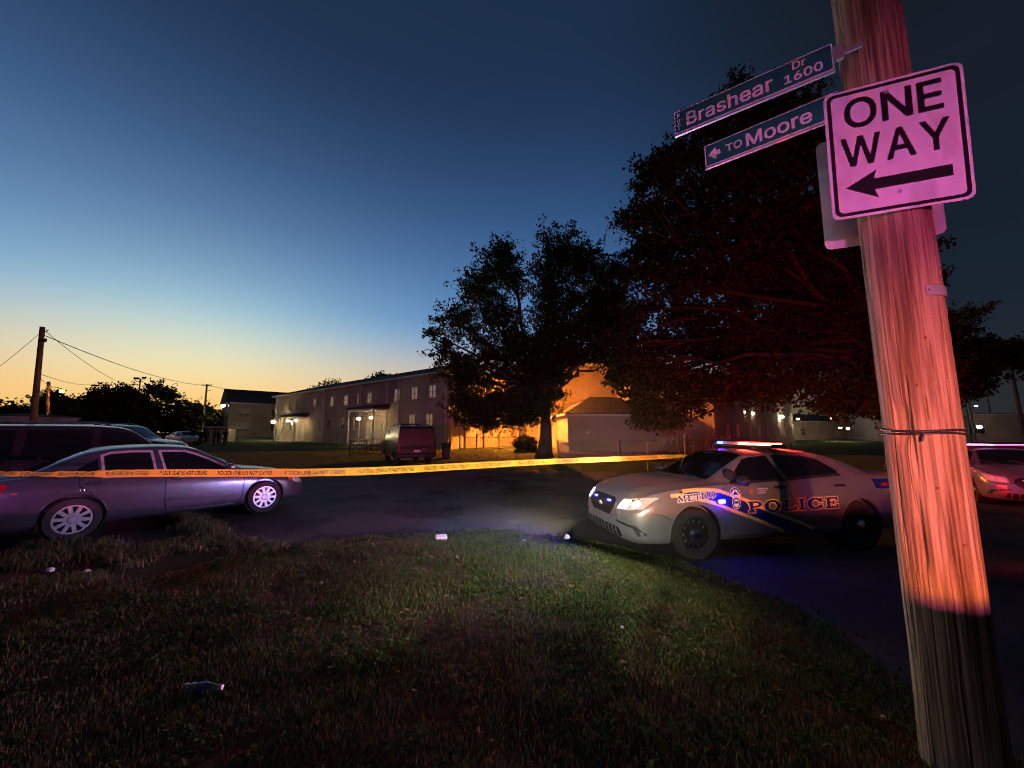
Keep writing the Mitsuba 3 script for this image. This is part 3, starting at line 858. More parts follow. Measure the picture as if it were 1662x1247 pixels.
# the gabled block behind on the left
house('apartment_block', 'gabled brick block at the far left end of the long building', at(368, 700, 73)[:2], math.radians(42), 26, 11.5, 7.3, 3.0, 'm_brick_buff',
      front=[(1.6, 4.9, 3.4, 6.3, dict(blind='m_curtain', drop=.7)), (1.6, 2.0, 3.4, 3.5, dict(blind='m_curtain', drop=.8)), (7, 4.9, 8.8, 6.3, dict(blind=None)), (7, 2.0, 8.8, 3.5, dict(blind=None)), (13, 4.9, 14.8, 6.3, dict(blind=None)), (13, 2.0, 14.8, 3.5, dict(blind=None))],
      left=[(5.0, 4.9, 6.4, 6.3, dict(blind=None))], ridge_in=0, gable_mat='m_trim')
p = at(362, 659, 62.0)
lamp('street_lamp', 'bright white lamp on a dark pole before the gabled block', p, (1.0, 0.92, 0.68), 220, 0.28, 0.6, None, hood=True)
scene[numbered('street_lamp__pole')] = mikit.ply(MB().tube([(p[0] + .9, p[1], 0.2), (p[0] + .9, p[1], p[2] + .3), (p[0], p[1], p[2] + .22)], 0.08, 8).get(), 'm_iron')
p = at(351, 700, 52.0)
bo = thing('booth', 'small pale flat roofed booth behind the standing people', 'shed')
Mbo = wframe((p[0] - 1.1, p[1]), math.radians(10))
m, uv = wallmesh(2.4, 0, 2.2, [(0.9, .2, 2.1, 1.6)], 2.0)
part(bo, 'wall', m, 'm_plaster', M=Mbo)
part(bo, 'roof', MB().box((1.2, 2.42, -1), (2.9, 0.14, 2.7), bev=.02).get(), 'm_trim', M=Mbo)
part(bo, 'counter', MB().box((1.5, 1.62, .12), (1.3, .05, .25)).get(), 'm_trim', M=Mbo)
p = at(-8, 680, 30.0)
house('shed', 'low pale shed at the left edge behind the parked cars', at(-60, 690, 30)[:2], math.radians(-8), 4.6, 4, 2.85, .25, 'm_trim', ridge_in=None, oh=.12, cat='shed')

# buildings behind the trees on the right
house('brick_house', 'brick building lit orange by the street lamp behind the near tree', (1.6, 43.0), math.radians(12), 16, 9, 9.6, 1.6, 'm_brick_buff', front=[(11.5, 4.9, 13, 6.3, dict(blind=None)), (11.5, 2, 13, 3.4, dict(blind=None))])
ut, Mut, _, Mutl = house('utility_building', 'low pale building with a hipped roof behind the picket fence', (4.75, 33.0), math.radians(7), 8.5, 6, 3.2, 1.7, 'm_plaster', oh=.3)
mat('m_plaster', proc(lambda p, n, uv: mix((0.27, 0.23, 0.215), (0.40, 0.355, 0.33), fbm(p.x * 1.3, p.y * 1.3, p.z * 1.3, 4))), 0.9)
part(ut, 'wall_lamp', MB().box((1.7, 1.7, 0.06), (0.16, 0.2, 0.12), bev=.02).get(), 'm_trim', M=Mut)
dp = thing('vent_pipe', 'slim white pipe standing against the left of the low building', 'pipe')
q = at(888, 705, 32.0)
part(dp, 'pipe', MB().tube([(q[0], q[1], 0.1), (q[0], q[1], 2.6)], 0.045, 8).get(), 'm_trim')
part(dp, 'foot', MB().tube([(q[0] - .25, q[1] - .1, 0.45), (q[0], q[1], 0.45)], 0.06, 8).get(), 'm_trim')
row, Mrow, _, _ = house('row_house', 'long dark row house with porch lamps behind the big tree', (17.0, 32.5), math.radians(45), 34, 9, 6.4, 1.2, 'm_brick_tan',
                        front=[(a, z, a + 1.0, z + 1.3, dict(blind='m_curtain' if (a + z) % 3 > 1 else None)) for a in (3, 6, 10.5, 14, 18, 23, 27, 31) for z in (1.2, 4.2)])
for k_, (px, py, Y, lab) in enumerate([(1157.5, 663, 33.5, 'leftmost porch lamp of the row house behind the big tree'), (1207, 669, 39, 'porch lamp second from the left on the row house'), (1222, 671, 41, 'porch lamp third from the left on the row house'),
                                     (1269, 676.6, 50, 'brightest porch lamp of the row house above the light bar'), (1295, 680, 55, 'right porch lamp of the row house above the light bar')]):
    p = at(px, py, Y)
    lamp('porch_lamp', lab, p, (1.0, 0.9, 0.55), 55 if k_ != 3 else 80, 0.17 if k_ != 3 else .24, 0.6, p + [-.2, .3, .1], 'porch lamps of the row house')
house('far_house', 'far low house with two lamps at its door left of the wooden pole', (47, 66), math.radians(20), 18, 8, 3.6, 1.4, 'm_brick_tan', front=[(3, 1.2, 4.2, 2.5, dict(blind=None)), (12, 1.2, 13.2, 2.5, dict(blind='m_curtain'))])
for px, py, lab in ((1364, 694.6, 'left lamp at the door of the far low house'), (1376.5, 696, 'right lamp at the door of the far low house'), (1350, 679, 'faint lamp above the far low house')):
    p = at(px, py, 60)
    lamp('door_lamp', lab, p, (1.0, 0.95, 0.6), 90, 0.2, 0.6, p + [-.1, .5, .1], 'lamps of the far low house')
house('warehouse', 'flat dark warehouse on the horizon right of the wooden pole', (58, 62), math.radians(-14), 40, 16, 4.4, .4, 'm_brick_tan', front=[(6, 1.5, 8, 3, dict(blind=None)), (12, 1.5, 14, 3, dict(blind=None))])
p = at(1590, 693, 50)
lamp('wall_lamp', 'bright lamp low between pole and warehouse on the right', p, (1.0, 0.9, 0.62), 160, 0.24, 0.6, p + [0, .5, .1])
p = at(1584.5, 659.5, 56)
lamp('street_lamp', 'small white street lamp high on the far right horizon', p, (1.0, 0.93, 0.7), 90, 0.16, 0.5, None, hood=True)
scene[numbered('street_lamp_001__pole')] = mikit.ply(MB().tube([(p[0] - 1.4, p[1], 0.2), (p[0] - 1.4, p[1], p[2] + .3), (p[0], p[1], p[2] + .15)], 0.07, 8).get(), 'm_iron')
# the sodium lamp hidden behind the near tree
p = np.array([1.55, 35.4, 5.75])
lamp('sodium_lamp', 'orange sodium street lamp shining through the near tree', p, SOD, 15000, 0.17, 4.0, None, hood=True)
scene[numbered('sodium_lamp__pole')] = mikit.ply(MB().tube([(p[0] + .9, p[1] + .5, 0.1), (p[0] + .9, p[1] + .5, p[2] + .4), (p[0], p[1], p[2] + .25)], 0.08, 8).get(), 'm_galvanized')
p = at(100, 635, 45)
lamp('sodium_lamp', 'orange sodium lamp on a short wooden pole at the far left', p, SOD, 420, 0.2, 0.7, None, hood=True)
part('sodium_lamp_001', 'pole', tube([at(78, 712, 45) * [1, 1, 0], at(79, 620, 45)], 0.15, 8), 'm_far_wood')
part('sodium_lamp_001', 'arm', tube([at(79, 628, 45), p + [-.6, 0, .45], p + [0, 0, .22]], 0.04, 6), 'm_iron')


# ---------------------------------------------------------------- fences and yard things
def fence(key, label, a, b, base, top, pitch, w, t, mat_, posts, post_w, post_top, rails=(0.2, 0.85), pointed=False):
    k = thing(key, label, 'fence')
    a, b = np.array(a, float), np.array(b, float)
    L = np.linalg.norm(b - a)
    M = wframe(a, math.atan2(b[1] - a[1], b[0] - a[0]))
    n = int(L / pitch)
    for i in range(n):
        x = (i + .5) * pitch
        if any(abs(x - q) < post_w * .6 + w / 2 for q in posts):
            continue
        hh = (top - base) * (1 + (0.03 * rng.uniform(-1, 1) if pointed else 0))
        if pointed:
            m = extrude(sg.Polygon([(-w / 2, base), (w / 2, base), (w / 2, base + hh - .05), (0, base + hh), (-w / 2, base + hh - .05)]), t)
        else:
            m = trimesh.creation.box([w, hh, t])
            m.apply_translation([0, base + hh / 2, t / 2])
        m.apply_transform(xf((x, 0, 0), rng.normal(0, .008) if pointed else 0))
        part(k, 'picket', m, mat_, M=M)
    for r in rails:
        part(k, 'rail', MB().box((L / 2, base + (top - base) * r, -.03), (L, .06 if pointed else .035, .05)).get(), mat_, M=M)
    for q in posts:
        part(k, 'post', MB().box((q, (base + post_top) / 2 - .1, -.02), (post_w, post_top - base + .2, post_w), bev=.01).get(), mat_, M=M)
    return k


fence('iron_fence', 'black iron picket fence beside the orange lit end wall', at(744, 728, 33)[:2], at(872, 728, 33)[:2], .28, 1.32, .16, .022, .022, 'm_iron', [0.1, 1.53, 3.43, 5.5], .1, 1.6, rails=(.1, .97))
fence('picket_fence', 'low grey wooden picket fence before the low building', at(905, 735, 26)[:2], at(1068, 735, 26)[:2], .06, 1.15, .14, .09, .02, 'm_picket', [0.05, 4.05], .13, 1.2, rails=(.2, .8), pointed=True)
fence('picket_fence', 'taller wooden picket fence lit red behind the police car', at(1066, 735, 25.4)[:2], at(1190, 735, 25.4)[:2], .0, 1.55, .17, .1, .02, 'm_picket', [1.9], .15, 1.6, rails=(.2, .8), pointed=True)
fence('iron_fence', 'thin railing with a pale top rail before the porch', at(566, 728, 27)[:2], at(622, 728, 27)[:2], .16, 1.2, .2, .02, .02, 'm_iron', [0.1, 1.2, 2.3], .06, 1.22, rails=(.1,))
part('iron_fence_001', 'top_rail', tube([list(at(566, 728, 27)[:2]) + [1.24], list(at(622, 728, 27)[:2]) + [1.22]], .03, 6), 'm_trim', label='pale top rail')
q = at(723.5, 745, 24)
wb = thing('wheelie_bin', 'dark wheelie bin beside the red van', 'bin')
Mw = xf((q[0], q[1], .1), .2)
part(wb, 'body', trimesh.convex.convex_hull(np.array([[x * (.22 if z < .5 else .28), y * (.24 if z < .5 else .32), z] for x in (-1, 1) for y in (-1, 1) for z in (.06, .95)])), 'm_bin', M=Mw)
part(wb, 'lid', MB().box((0, 0, .985), (.6, .68, .05), bev=.02).box((0, .34, .96), (.5, .05, .04)).get(), 'm_bin', M=Mw)
for sx in (-.2, .2):
    part(wb, 'wheel', lathe([(0, -.03), (.1, -.03), (.1, .03), (0, .03)], 14).apply_transform(xf((sx, .24, .1), 0, 0, PI / 2)), 'm_tyre', M=Mw)


# ---------------------------------------------------------------- utility poles and wires
def upole(label, top, base, r0=.13, r1=.17, arm=None, key='utility_pole', extra=()):
    k = thing(key, label, 'pole')
    top, base = np.array(top, float), np.array(base, float)
    part(k, 'shaft', tube([base, base * .5 + top * .5, top], [r1, (r0 + r1) / 2, r0], 10), 'm_far_wood', smooth=True)
    if arm:
        d, w = arm
        part(k, 'crossarm', MB().box(top - [0, 0, d], (w, .1, .12)).get(), 'm_far_wood')
        for i in (-.45, -.2, .2, .45):
            part(k, 'insulator', lathe([(0, .16), (.05, .14), (.03, .08), (.06, .05), (.05, 0), (0, 0)], 8).apply_transform(xf(top + [i * w, 0, .06 - d])), 'm_black_plastic')
    for nm, m in extra:
        part(k, nm, m, 'm_iron')
    return k


tl = at(69, 531, 27)
bl = at(50, 692, 27)
upole('tall leaning wooden pole with wires against the sunset at the left', tl, [bl[0], bl[1] + .2, .2], .14, .19,
      extra=[('bracket', MB().tube([tl - [0, 0, .35], tl - [-.35, 0, .3], tl - [-.45, 0, .2]], .03, 6).get()), ('insulator', MB().box(tl - [-.25, 0, 1.05], (.3, .1, .12)).box(tl - [-.36, 0, .95], (.1, .1, .2)).get())])
t2 = at(228, 616, 70)
upole('far pole with a floodlight cluster above the dark trees', t2, [t2[0], t2[1], .5], .1, .14,
      extra=[('floodlight', MB().box(t2 + [-.75, 0, .2], (.9, .4, .35), .1, .08).box(t2 + [.65, 0, .3], (.8, .4, .3), -.2, .08).get()), ('mount', MB().box(t2 + [0, 0, .05], (1.8, .1, .1)).box(t2 + [0, 0, -.35], (1.2, .1, .1)).get())])
t3 = at(336, 624, 64)
upole('far pole with a small crossarm left of the gabled block', t3, [t3[0], t3[1], .5], .13, .17, (.15, 1.6), extra=[('bracket', MB().tube([t3 - [0, 0, 1.1], t3 - [-.7, 0, 1.0]], .05, 6).get())])
t4 = at(1632, 556, 36)
upole('tall thin pole at the right edge behind the second patrol car', t4, [t4[0] + .4, t4[1], -.2], .13, .17)
t5 = at(1601, 640, 60)
upole('second pole from the right edge on the horizon', t5, [t5[0] + .3, t5[1], -.2], .13, .16)
t6 = at(1568, 634, 55)
upole('dark pole close to the right of the near wooden pole on the horizon', t6, [t6[0] + .3, t6[1], -.2], .13, .16)


def wire(label, a, b, sag, r=.02, n=24):
    t = np.linspace(0, 1, n)[:, None]
    p = np.array(a) * (1 - t) + np.array(b) * t
    p[:, 2] -= 4 * sag * (t * (1 - t))[:, 0]
    k = numbered('overhead_wire')
    put(k, tube(p, r, 5), 'm_wire', label=label, cat='wire')


wire('long wire sagging from the tall left pole to the far crossarm pole', at(73, 545, 27), at(336, 626, 64), .75, .03)
wire('wire running on from the crossarm pole past the gabled roof', at(336, 626, 64), at(520, 646, 90), .5, .035)
wire('wire dropping from the tall left pole into the dark treetops', at(73, 537, 27), at(186, 617, 42), .25)
wire('guy wire running from the tall left pole out of frame', at(66, 540, 27), at(-60, 640, 20), .1, .014)
wire('lower wire from the tall left pole to the sodium lamp', at(62, 606, 27), at(79, 622, 45), .3)
wire('lowest wire curving from the tall left pole towards the trees', at(62, 606, 27), at(160, 622, 60), .5)
wire('wire between the right edge poles on the horizon', t4 - [0, 0, .6], t5 - [0, 0, .3], 1.2, .03)
wire('wire from the second right pole towards the near pole', t5 - [0, 0, .3], t6 - [0, 0, .4], .4, .03)


# ---------------------------------------------------------------- trees
def leafmass(lobes, n, size, pal, seed, shell=0.55, cl=28, cr=0.32, droop=0.0):
    """Leaf faces in clumps spread through the lobes; returns mesh, colours and some clump centres."""
    r = np.random.default_rng(seed)
    C, S = np.array([l[0] for l in lobes]), np.array([l[1] if np.ndim(l[1]) else [l[1]] * 3 for l in lobes], float)
    vol = S.prod(1) ** (2 / 3)
    if len(lobes[0]) > 2:
        vol = vol * np.array([l[2] for l in lobes])
    nc = n // cl
    k = r.choice(len(C), nc, p=vol / vol.sum())
    u = r.normal(size=(nc, 3))
    u /= np.linalg.norm(u, axis=1, keepdims=True)
    rad = (shell + (1 - shell) * r.uniform(0, 1, nc)) ** 0.8 * (1 + .1 * r.normal(size=nc))
    cc = C[k] + u * S[k] * rad[:, None]
    out = u + r.normal(size=(nc, 3)) * .5
    out[:, 2] -= droop * .6
    out /= np.linalg.norm(out, axis=1, keepdims=True)
    sc = np.repeat(r.uniform(.5, 1.35, nc), cl)[:, None]
    t = r.uniform(-1, 1, (nc * cl, 1))
    P = np.repeat(cc, cl, 0) + (np.repeat(out, cl, 0) * t * 1.7 + r.normal(size=(nc * cl, 3)) * (.62 - .3 * np.abs(t)) * np.array([1, 1, .7])) * cr * sc
    N = len(P)
    a = r.normal(size=(N, 3))
    a[:, 2] -= droop
    a /= np.linalg.norm(a, axis=1, keepdims=True)
    b = np.cross(a, r.normal(size=(N, 3)))
    b /= np.linalg.norm(b, axis=1, keepdims=True)
    s = size * r.uniform(.6, 1.3, N)[:, None]
    V = np.stack([P - a * s, P + b * s * .48, P + a * s, P - b * s * .48], 1).reshape(-1, 3)
    q = np.arange(N)[:, None] * 4
    F = np.vstack([q + np.array([[0, 1, 2]]), q + np.array([[0, 2, 3]])])
    col = np.array(pal)[r.integers(0, len(pal), nc)]
    col = np.repeat(col, cl, 0) * r.uniform(.7, 1.3, (N, 1))
    return trimesh.Trimesh(V, F, process=False), np.repeat(col, 4, 0), cc


def limb(a, b, r0, r1, seed, n=7, wob=.06):
    r = np.random.default_rng(seed)
    t = np.linspace(0, 1, n)[:, None]
    a, b = np.array(a, float), np.array(b, float)
    p = a * (1 - t) + b * t
    L = np.linalg.norm(b - a)
    p += r.normal(size=p.shape) * wob * L * (t * (1 - t)) * 2
    p[:, 2] += (t * (1 - t))[:, 0] * L * .12
    return tube(p, (r0 * (1 - t) + r1 * t)[:, 0], 7)


def tree(key, label, base, fork, r0, lobes, n, size, pal, seed, twigs=2, **kw):
    k = thing(key, label, 'tree')
    base, fork = np.array(base, float), np.array(fork, float)
    m, col, cc = leafmass(lobes, n, size, pal, seed, **kw)
    t = np.linspace(0, 1, 7)[:, None]
    p = base * (1 - t) + fork * t
    p[:, 0] += .12 * np.sin(t[:, 0] * 4 + seed)
    rr = r0 * (1 - .4 * t[:, 0])
    rr[0] *= 1.45
    rr[1] *= 1.1
    part(k, 'trunk', tube(p, rr, 12), 'm_bark', smooth=True)
    r = np.random.default_rng(seed + 1)
    big = MB()
    for i, l in enumerate(lobes):
        c = np.array(l[0])
        big.add(limb(fork - [0, 0, r.uniform(0, .8)], c, r0 * r.uniform(.25, .42), r0 * .08, seed * 50 + i))
        for j in range(twigs):
            tw = cc[r.integers(0, len(cc))]
            d = np.linalg.norm(cc - c, axis=1)
            near = np.argsort(d)[:max(6, len(cc) // len(lobes))]
            big.add(limb(c * .8 + fork * .2, cc[r.choice(near)], r0 * .1, .012, seed * 90 + i * 9 + j, 5))
    part(k, 'limbs', big.get(), 'm_bark', smooth=True, kind='stuff')
    part(k, 'crown', m, 'm_leaf', color=col, kind='stuff')
    return k


def lob(px, py, rpx, Y, dy=0.0, sq=1.0, w=1.0):
    """A lobe round the point seen at this pixel, its radius given in pixels."""
    r = rpx / FPX * Y
    return (at(px, py, Y + dy), (r, r * 1.05, r * sq), w)


LEAF_A = [[.035, .055, .016], [.045, .065, .02], [.04, .055, .018], [.055, .07, .024]]
r_ = np.random.default_rng(3)
YA = 24.0
LA = [lob(x, y, r, YA, r_.uniform(-2.2, 2.2), q) for x, y, r, q in [(812, 428, 38, 1.15), (835, 455, 26, 1), (775, 468, 40, 1), (738, 520, 36, 1), (722, 572, 27, .9), (800, 520, 52, 1), (905, 412, 44, 1.15), (945, 425, 40, 1.1), (972, 455, 34, 1),
                                                                    (890, 450, 34, 1.2), (905, 500, 56, 1), (965, 500, 48, 1), (850, 570, 50, 1), (790, 590, 52, 1), (755, 615, 34, 1), (762, 655, 32, .9), (800, 660, 38, .8), (838, 645, 40, .9), (868, 620, 40, 1), (880, 575, 44, 1),
                                                                    (925, 545, 44, .9), (985, 530, 40, .8), (1003, 440, 26, 1), (990, 500, 32, 1), (1000, 478, 34, 1), (1005, 520, 36, .8), (700, 540, 14, .8), (712, 610, 16, .7), (770, 674, 28, .6), (800, 690, 20, .5), (832, 684, 24, .5), (752, 652, 24, .8), (862, 668, 20, .6), (930, 572, 32, .7), (968, 568, 32, .7), (1000, 585, 30, .7), (896, 610, 20, .8), (905, 585, 40, .7), (745, 590, 30, 1), (878, 660, 28, .8), (905, 640, 16, .8), (852, 672, 24, .7), (786, 680, 22, .6)]]
b_ = at(884, 742, YA)
tree('shade_tree', 'broad leafy tree before the orange lit wall at the centre', [b_[0], b_[1], .1], at(882, 640, YA), .42, LA, 100000, .105, LEAF_A, 31, cr=.30, droop=.4, shell=.25)
YB = 18.5
LB = [lob(x, y, r, YB, r_.uniform(-2.5, 3.0), q) for x, y, r, q in [(1195, 160, 42, 1), (1225, 190, 55, 1), (1150, 205, 45, 1), (1098, 255, 48, .9), (1062, 290, 42, .8), (1180, 265, 75, 1), (1280, 215, 75, 1), (1340, 240, 60, 1), (1250, 320, 85, 1), (1045, 352, 42, .65), (1010, 352, 30, .5),
                                                                    (1110, 345, 80, .9), (1180, 400, 85, .9), (1290, 400, 90, 1), (1370, 350, 80, 1), (1060, 410, 52, .8), (1030, 445, 34, .7), (1110, 455, 62, .7), (1210, 465, 70, .6), (1330, 470, 80, .7), (1430, 420, 70, .9), (1470, 470, 50, .7), (1410, 500, 60, .7), (1500, 455, 32, .6),
                                                                    (1040, 505, 40, .6), (1075, 560, 52, .7), (1140, 560, 60, .7), (1220, 565, 70, .65), (1300, 560, 70, .7), (1390, 570, 75, .8), (1450, 560, 60, .8), (1030, 590, 42, .7), (1090, 620, 48, .7), (1160, 622, 50, .5), (1240, 620, 55, .55), (1320, 625, 55, .55), (1400, 635, 55, .7), (1450, 640, 40, .8), (1055, 660, 30, .7), (1015, 610, 28, .6), (1110, 660, 34, .6), (1100, 690, 22, .5), (1060, 690, 18, .5), (1015, 555, 40, .8), (1040, 640, 26, .8), (1008, 612, 26, .8), (1062, 615, 34, .8), (1020, 585, 30, .8), (1045, 672, 20, .6), (1180, 520, 60, .5), (1270, 520, 60, .5), (1110, 510, 46, .6), (1420, 650, 50, .6), (1360, 655, 40, .5), (1470, 600, 60, .9)]]
b_ = at(1462, 745, YB + 1.5)
LEAF_B = [[.04, .045, .018], [.05, .052, .02], [.055, .055, .024], [.035, .04, .015]]
tree('big_tree', 'huge dark spreading tree behind the police car', [b_[0], b_[1], -.3], at(1440, 560, YB + 1.5), .5, LB, 170000, .115, LEAF_B, 47, cr=.30, droop=.6, shell=.25)
YC = 26.0
LC = [lob(x, y, r, YC, r_.uniform(-1.5, 1.5), q) for x, y, r, q in [(1562, 512, 26, .32), (1590, 505, 16, .3), (1540, 545, 34, .5), (1560, 590, 40, .8), (1590, 572, 34, .7), (1622, 575, 30, .6), (1648, 560, 22, .35), (1655, 590, 24, .5), (1600, 610, 26, .5), (1535, 620, 36, .8), (1570, 628, 26, .5), (1680, 575, 34, .6), (1500, 590, 45, 1), (1500, 640, 40, .8)]]
b_ = at(1512, 735, YC)
tree('spreading_tree', 'dark tree with flat spreading boughs right of the wooden pole', [b_[0], b_[1], -.3], at(1518, 640, YC), .35, LC, 26000, .13, LEAF_B, 53, cr=.3, droop=.3)
LEAF_F = [[.03, .042, .016], [.04, .052, .02], [.028, .04, .016]]
for i, (px, top, w_, Y) in enumerate([(5, 648, 45, 62), (45, 652, 40, 75), (92, 634, 34, 66), (140, 640, 40, 78), (172, 624, 38, 66), (205, 622, 36, 72), (252, 620, 34, 66), (232, 640, 30, 80), (285, 641, 38, 70), (318, 652, 40, 66), (338, 664, 24, 78), (110, 652, 46, 58), (-40, 650, 60, 70)]):
    rr = w_ / FPX * Y
    cz = at(px, top, Y)
    L_ = []
    r2 = np.random.default_rng(100 + i)
    for j in range(9):
        dx, dz = r2.uniform(-.75, .75), r2.uniform(0, 1) ** 1.3
        q = cz + np.array([dx * rr, r2.uniform(-.6, .6) * rr, 0])
        q[2] = cz[2] - .42 * rr - dz * (cz[2] - .6 * rr) * .8 - abs(dx) * .35 * rr
        L_.append((q, (rr * r2.uniform(.32, .5),) * 2 + (rr * r2.uniform(.28, .45),)))
    L_.append((cz - [0, 0, .38 * rr], (rr * .42, rr * .4, rr * .36)))
    z0 = float(gz(cz[0], cz[1]))
    tree('background_tree', ['dark tree at the far left edge behind the pale shed', 'low dark tree between the tall pole and the left edge', 'dark tree behind the orange sodium lamp', 'low dark tree right of the orange sodium lamp', 'left of the three tall rounded trees on the horizon', 'middle one of the three tall rounded trees on the horizon',
                             'right of the three tall rounded trees beside the floodlight pole', 'dark tree behind the floodlight pole', 'sloping dark tree right of the floodlight pole', 'dark tree left of the gabled block', 'small dark tree at the foot of the crossarm pole', 'low bushy tree below the orange sodium lamp', 'dark tree beyond the left edge'][i],
         [cz[0], cz[1], z0 - .2], [cz[0], cz[1], z0 + (cz[2] - z0) * .4], .28, L_, 5200, .30, LEAF_F, 200 + i, twigs=1, cl=14, cr=.55)
for px, top, w_, Y, lab in ((538, 617, 26, 75, 'thin treetop showing over the left of the long roof'), (622, 606, 18, 70, 'low treetop showing over the middle of the long roof')):
    cz = at(px, top, Y)
    rr = w_ / FPX * Y
    tree('background_tree', lab, [cz[0], cz[1], .4], [cz[0], cz[1], cz[2] - 2.2 * rr], .22, [(cz + [dx * rr, 0, -dz * rr], (rr * .55, rr * .5, rr * .3)) for dx, dz in ((0, .3), (-.7, .7), (.6, .6), (-1.2, 1.0), (.1, 1.0), (1.1, 1.0))], 2600, .24, LEAF_F, 300 + px, cl=12, cr=.5)
sb_ = at(852, 712, 31)
k = thing('shrub', 'dark round shrub beside the trunk of the near tree', 'bush')
m, col, cc = leafmass([(np.array([sb_[0], sb_[1], .9]), .75), (np.array([sb_[0] - .5, sb_[1], .6]), .55), (np.array([sb_[0] + .5, sb_[1], .7]), .6)], 3500, .09, LEAF_A, 71, cr=.15)
part(k, 'foliage', m, 'm_leaf', color=col, kind='stuff')
part(k, 'stem', MB().add(limb([sb_[0], sb_[1], 0], [sb_[0], sb_[1], 1], .05, .02, 5)).get(), 'm_bark')


# ---------------------------------------------------------------- cars
def chaikin(P, n=2):
    for _ in range(n):
        Q = np.roll(P, -1, axis=0)
        P = np.stack([.75 * P + .25 * Q, .25 * P + .75 * Q], 1).reshape(-1, 2)
    return P


def car_body(sp):
    x0, x1 = sp['W'][0][0], sp['W'][-1][0]
    t = np.linspace(0, PI, 92)
    xs = (x0 + x1) / 2 - (x1 - x0) / 2 * np.cos(t) * (0.55 + 0.45 * np.abs(np.cos(t)) ** .5)
    xs = np.unique(np.concatenate([xs, [r[0] for r in sp['zt']]]))
    xs = xs[(xs >= x0) & (xs <= x1)]
    g = {k: lerp_rows(sp[k], xs) for k in ('W', 'Ws', 'Wt', 'zb', 'zs', 'zt')}
    V = []
    for i, x in enumerate(xs):
        W, Ws, Wt, zb, zs, zt = (g[k][i] for k in ('W', 'Ws', 'Wt', 'zb', 'zs', 'zt'))
        h = zs - zb
        d = .03 + .03 * np.clip((zt - zs) / .4, 0, 1)
        gh = np.clip((zt - zs - .12) / .25, 0, 1)
        mid = np.array([(Ws * .985 * .5 + Wt * .5) + .02 * gh, (zs + zt - d) / 2])
        half = [(W * .80, zb), (W * .965, zb + .05), (W * .992, zb + .36 * h), (W, zb + .62 * h), (W * .995, zb + .80 * h), (Ws, zs), (Ws * .985, zs + .012 + .0 * gh), tuple(mid), (Wt, zt - d), (Wt * .93, zt - d * .62), (Wt * .55, zt - .15 * d), (0.0, zt)]
        half = np.array(half)
        full = np.vstack([[(0, zb)], half, (half[:-1] * [-1, 1])[::-1]])
        V.append(chaikin(full, 2))
    m = len(V[0])
    v = np.concatenate([np.c_[np.full(m, x), s] for x, s in zip(xs, V)])
    n = len(xs)
    i, j = np.meshgrid(np.arange(n - 1), np.arange(m), indexing='ij')
    q = np.stack([i * m + j, i * m + (j + 1) % m, (i + 1) * m + (j + 1) % m, (i + 1) * m + j], -1).reshape(-1, 4)
    f = np.vstack([q[:, [0, 1, 2]], q[:, [0, 2, 3]]])
    c0, c1 = v[:m].mean(0), v[-m:].mean(0)
    v = np.vstack([v, c0, c1])
    j = np.arange(m)
    f = np.vstack([f, np.c_[(j + 1) % m, j, j * 0 + len(v) - 2], np.c_[(n - 1) * m + j, (n - 1) * m + (j + 1) % m, j * 0 + len(v) - 1]])
    b = trimesh.Trimesh(v, f, process=False)
    if b.volume < 0:
        b.invert()
    return b


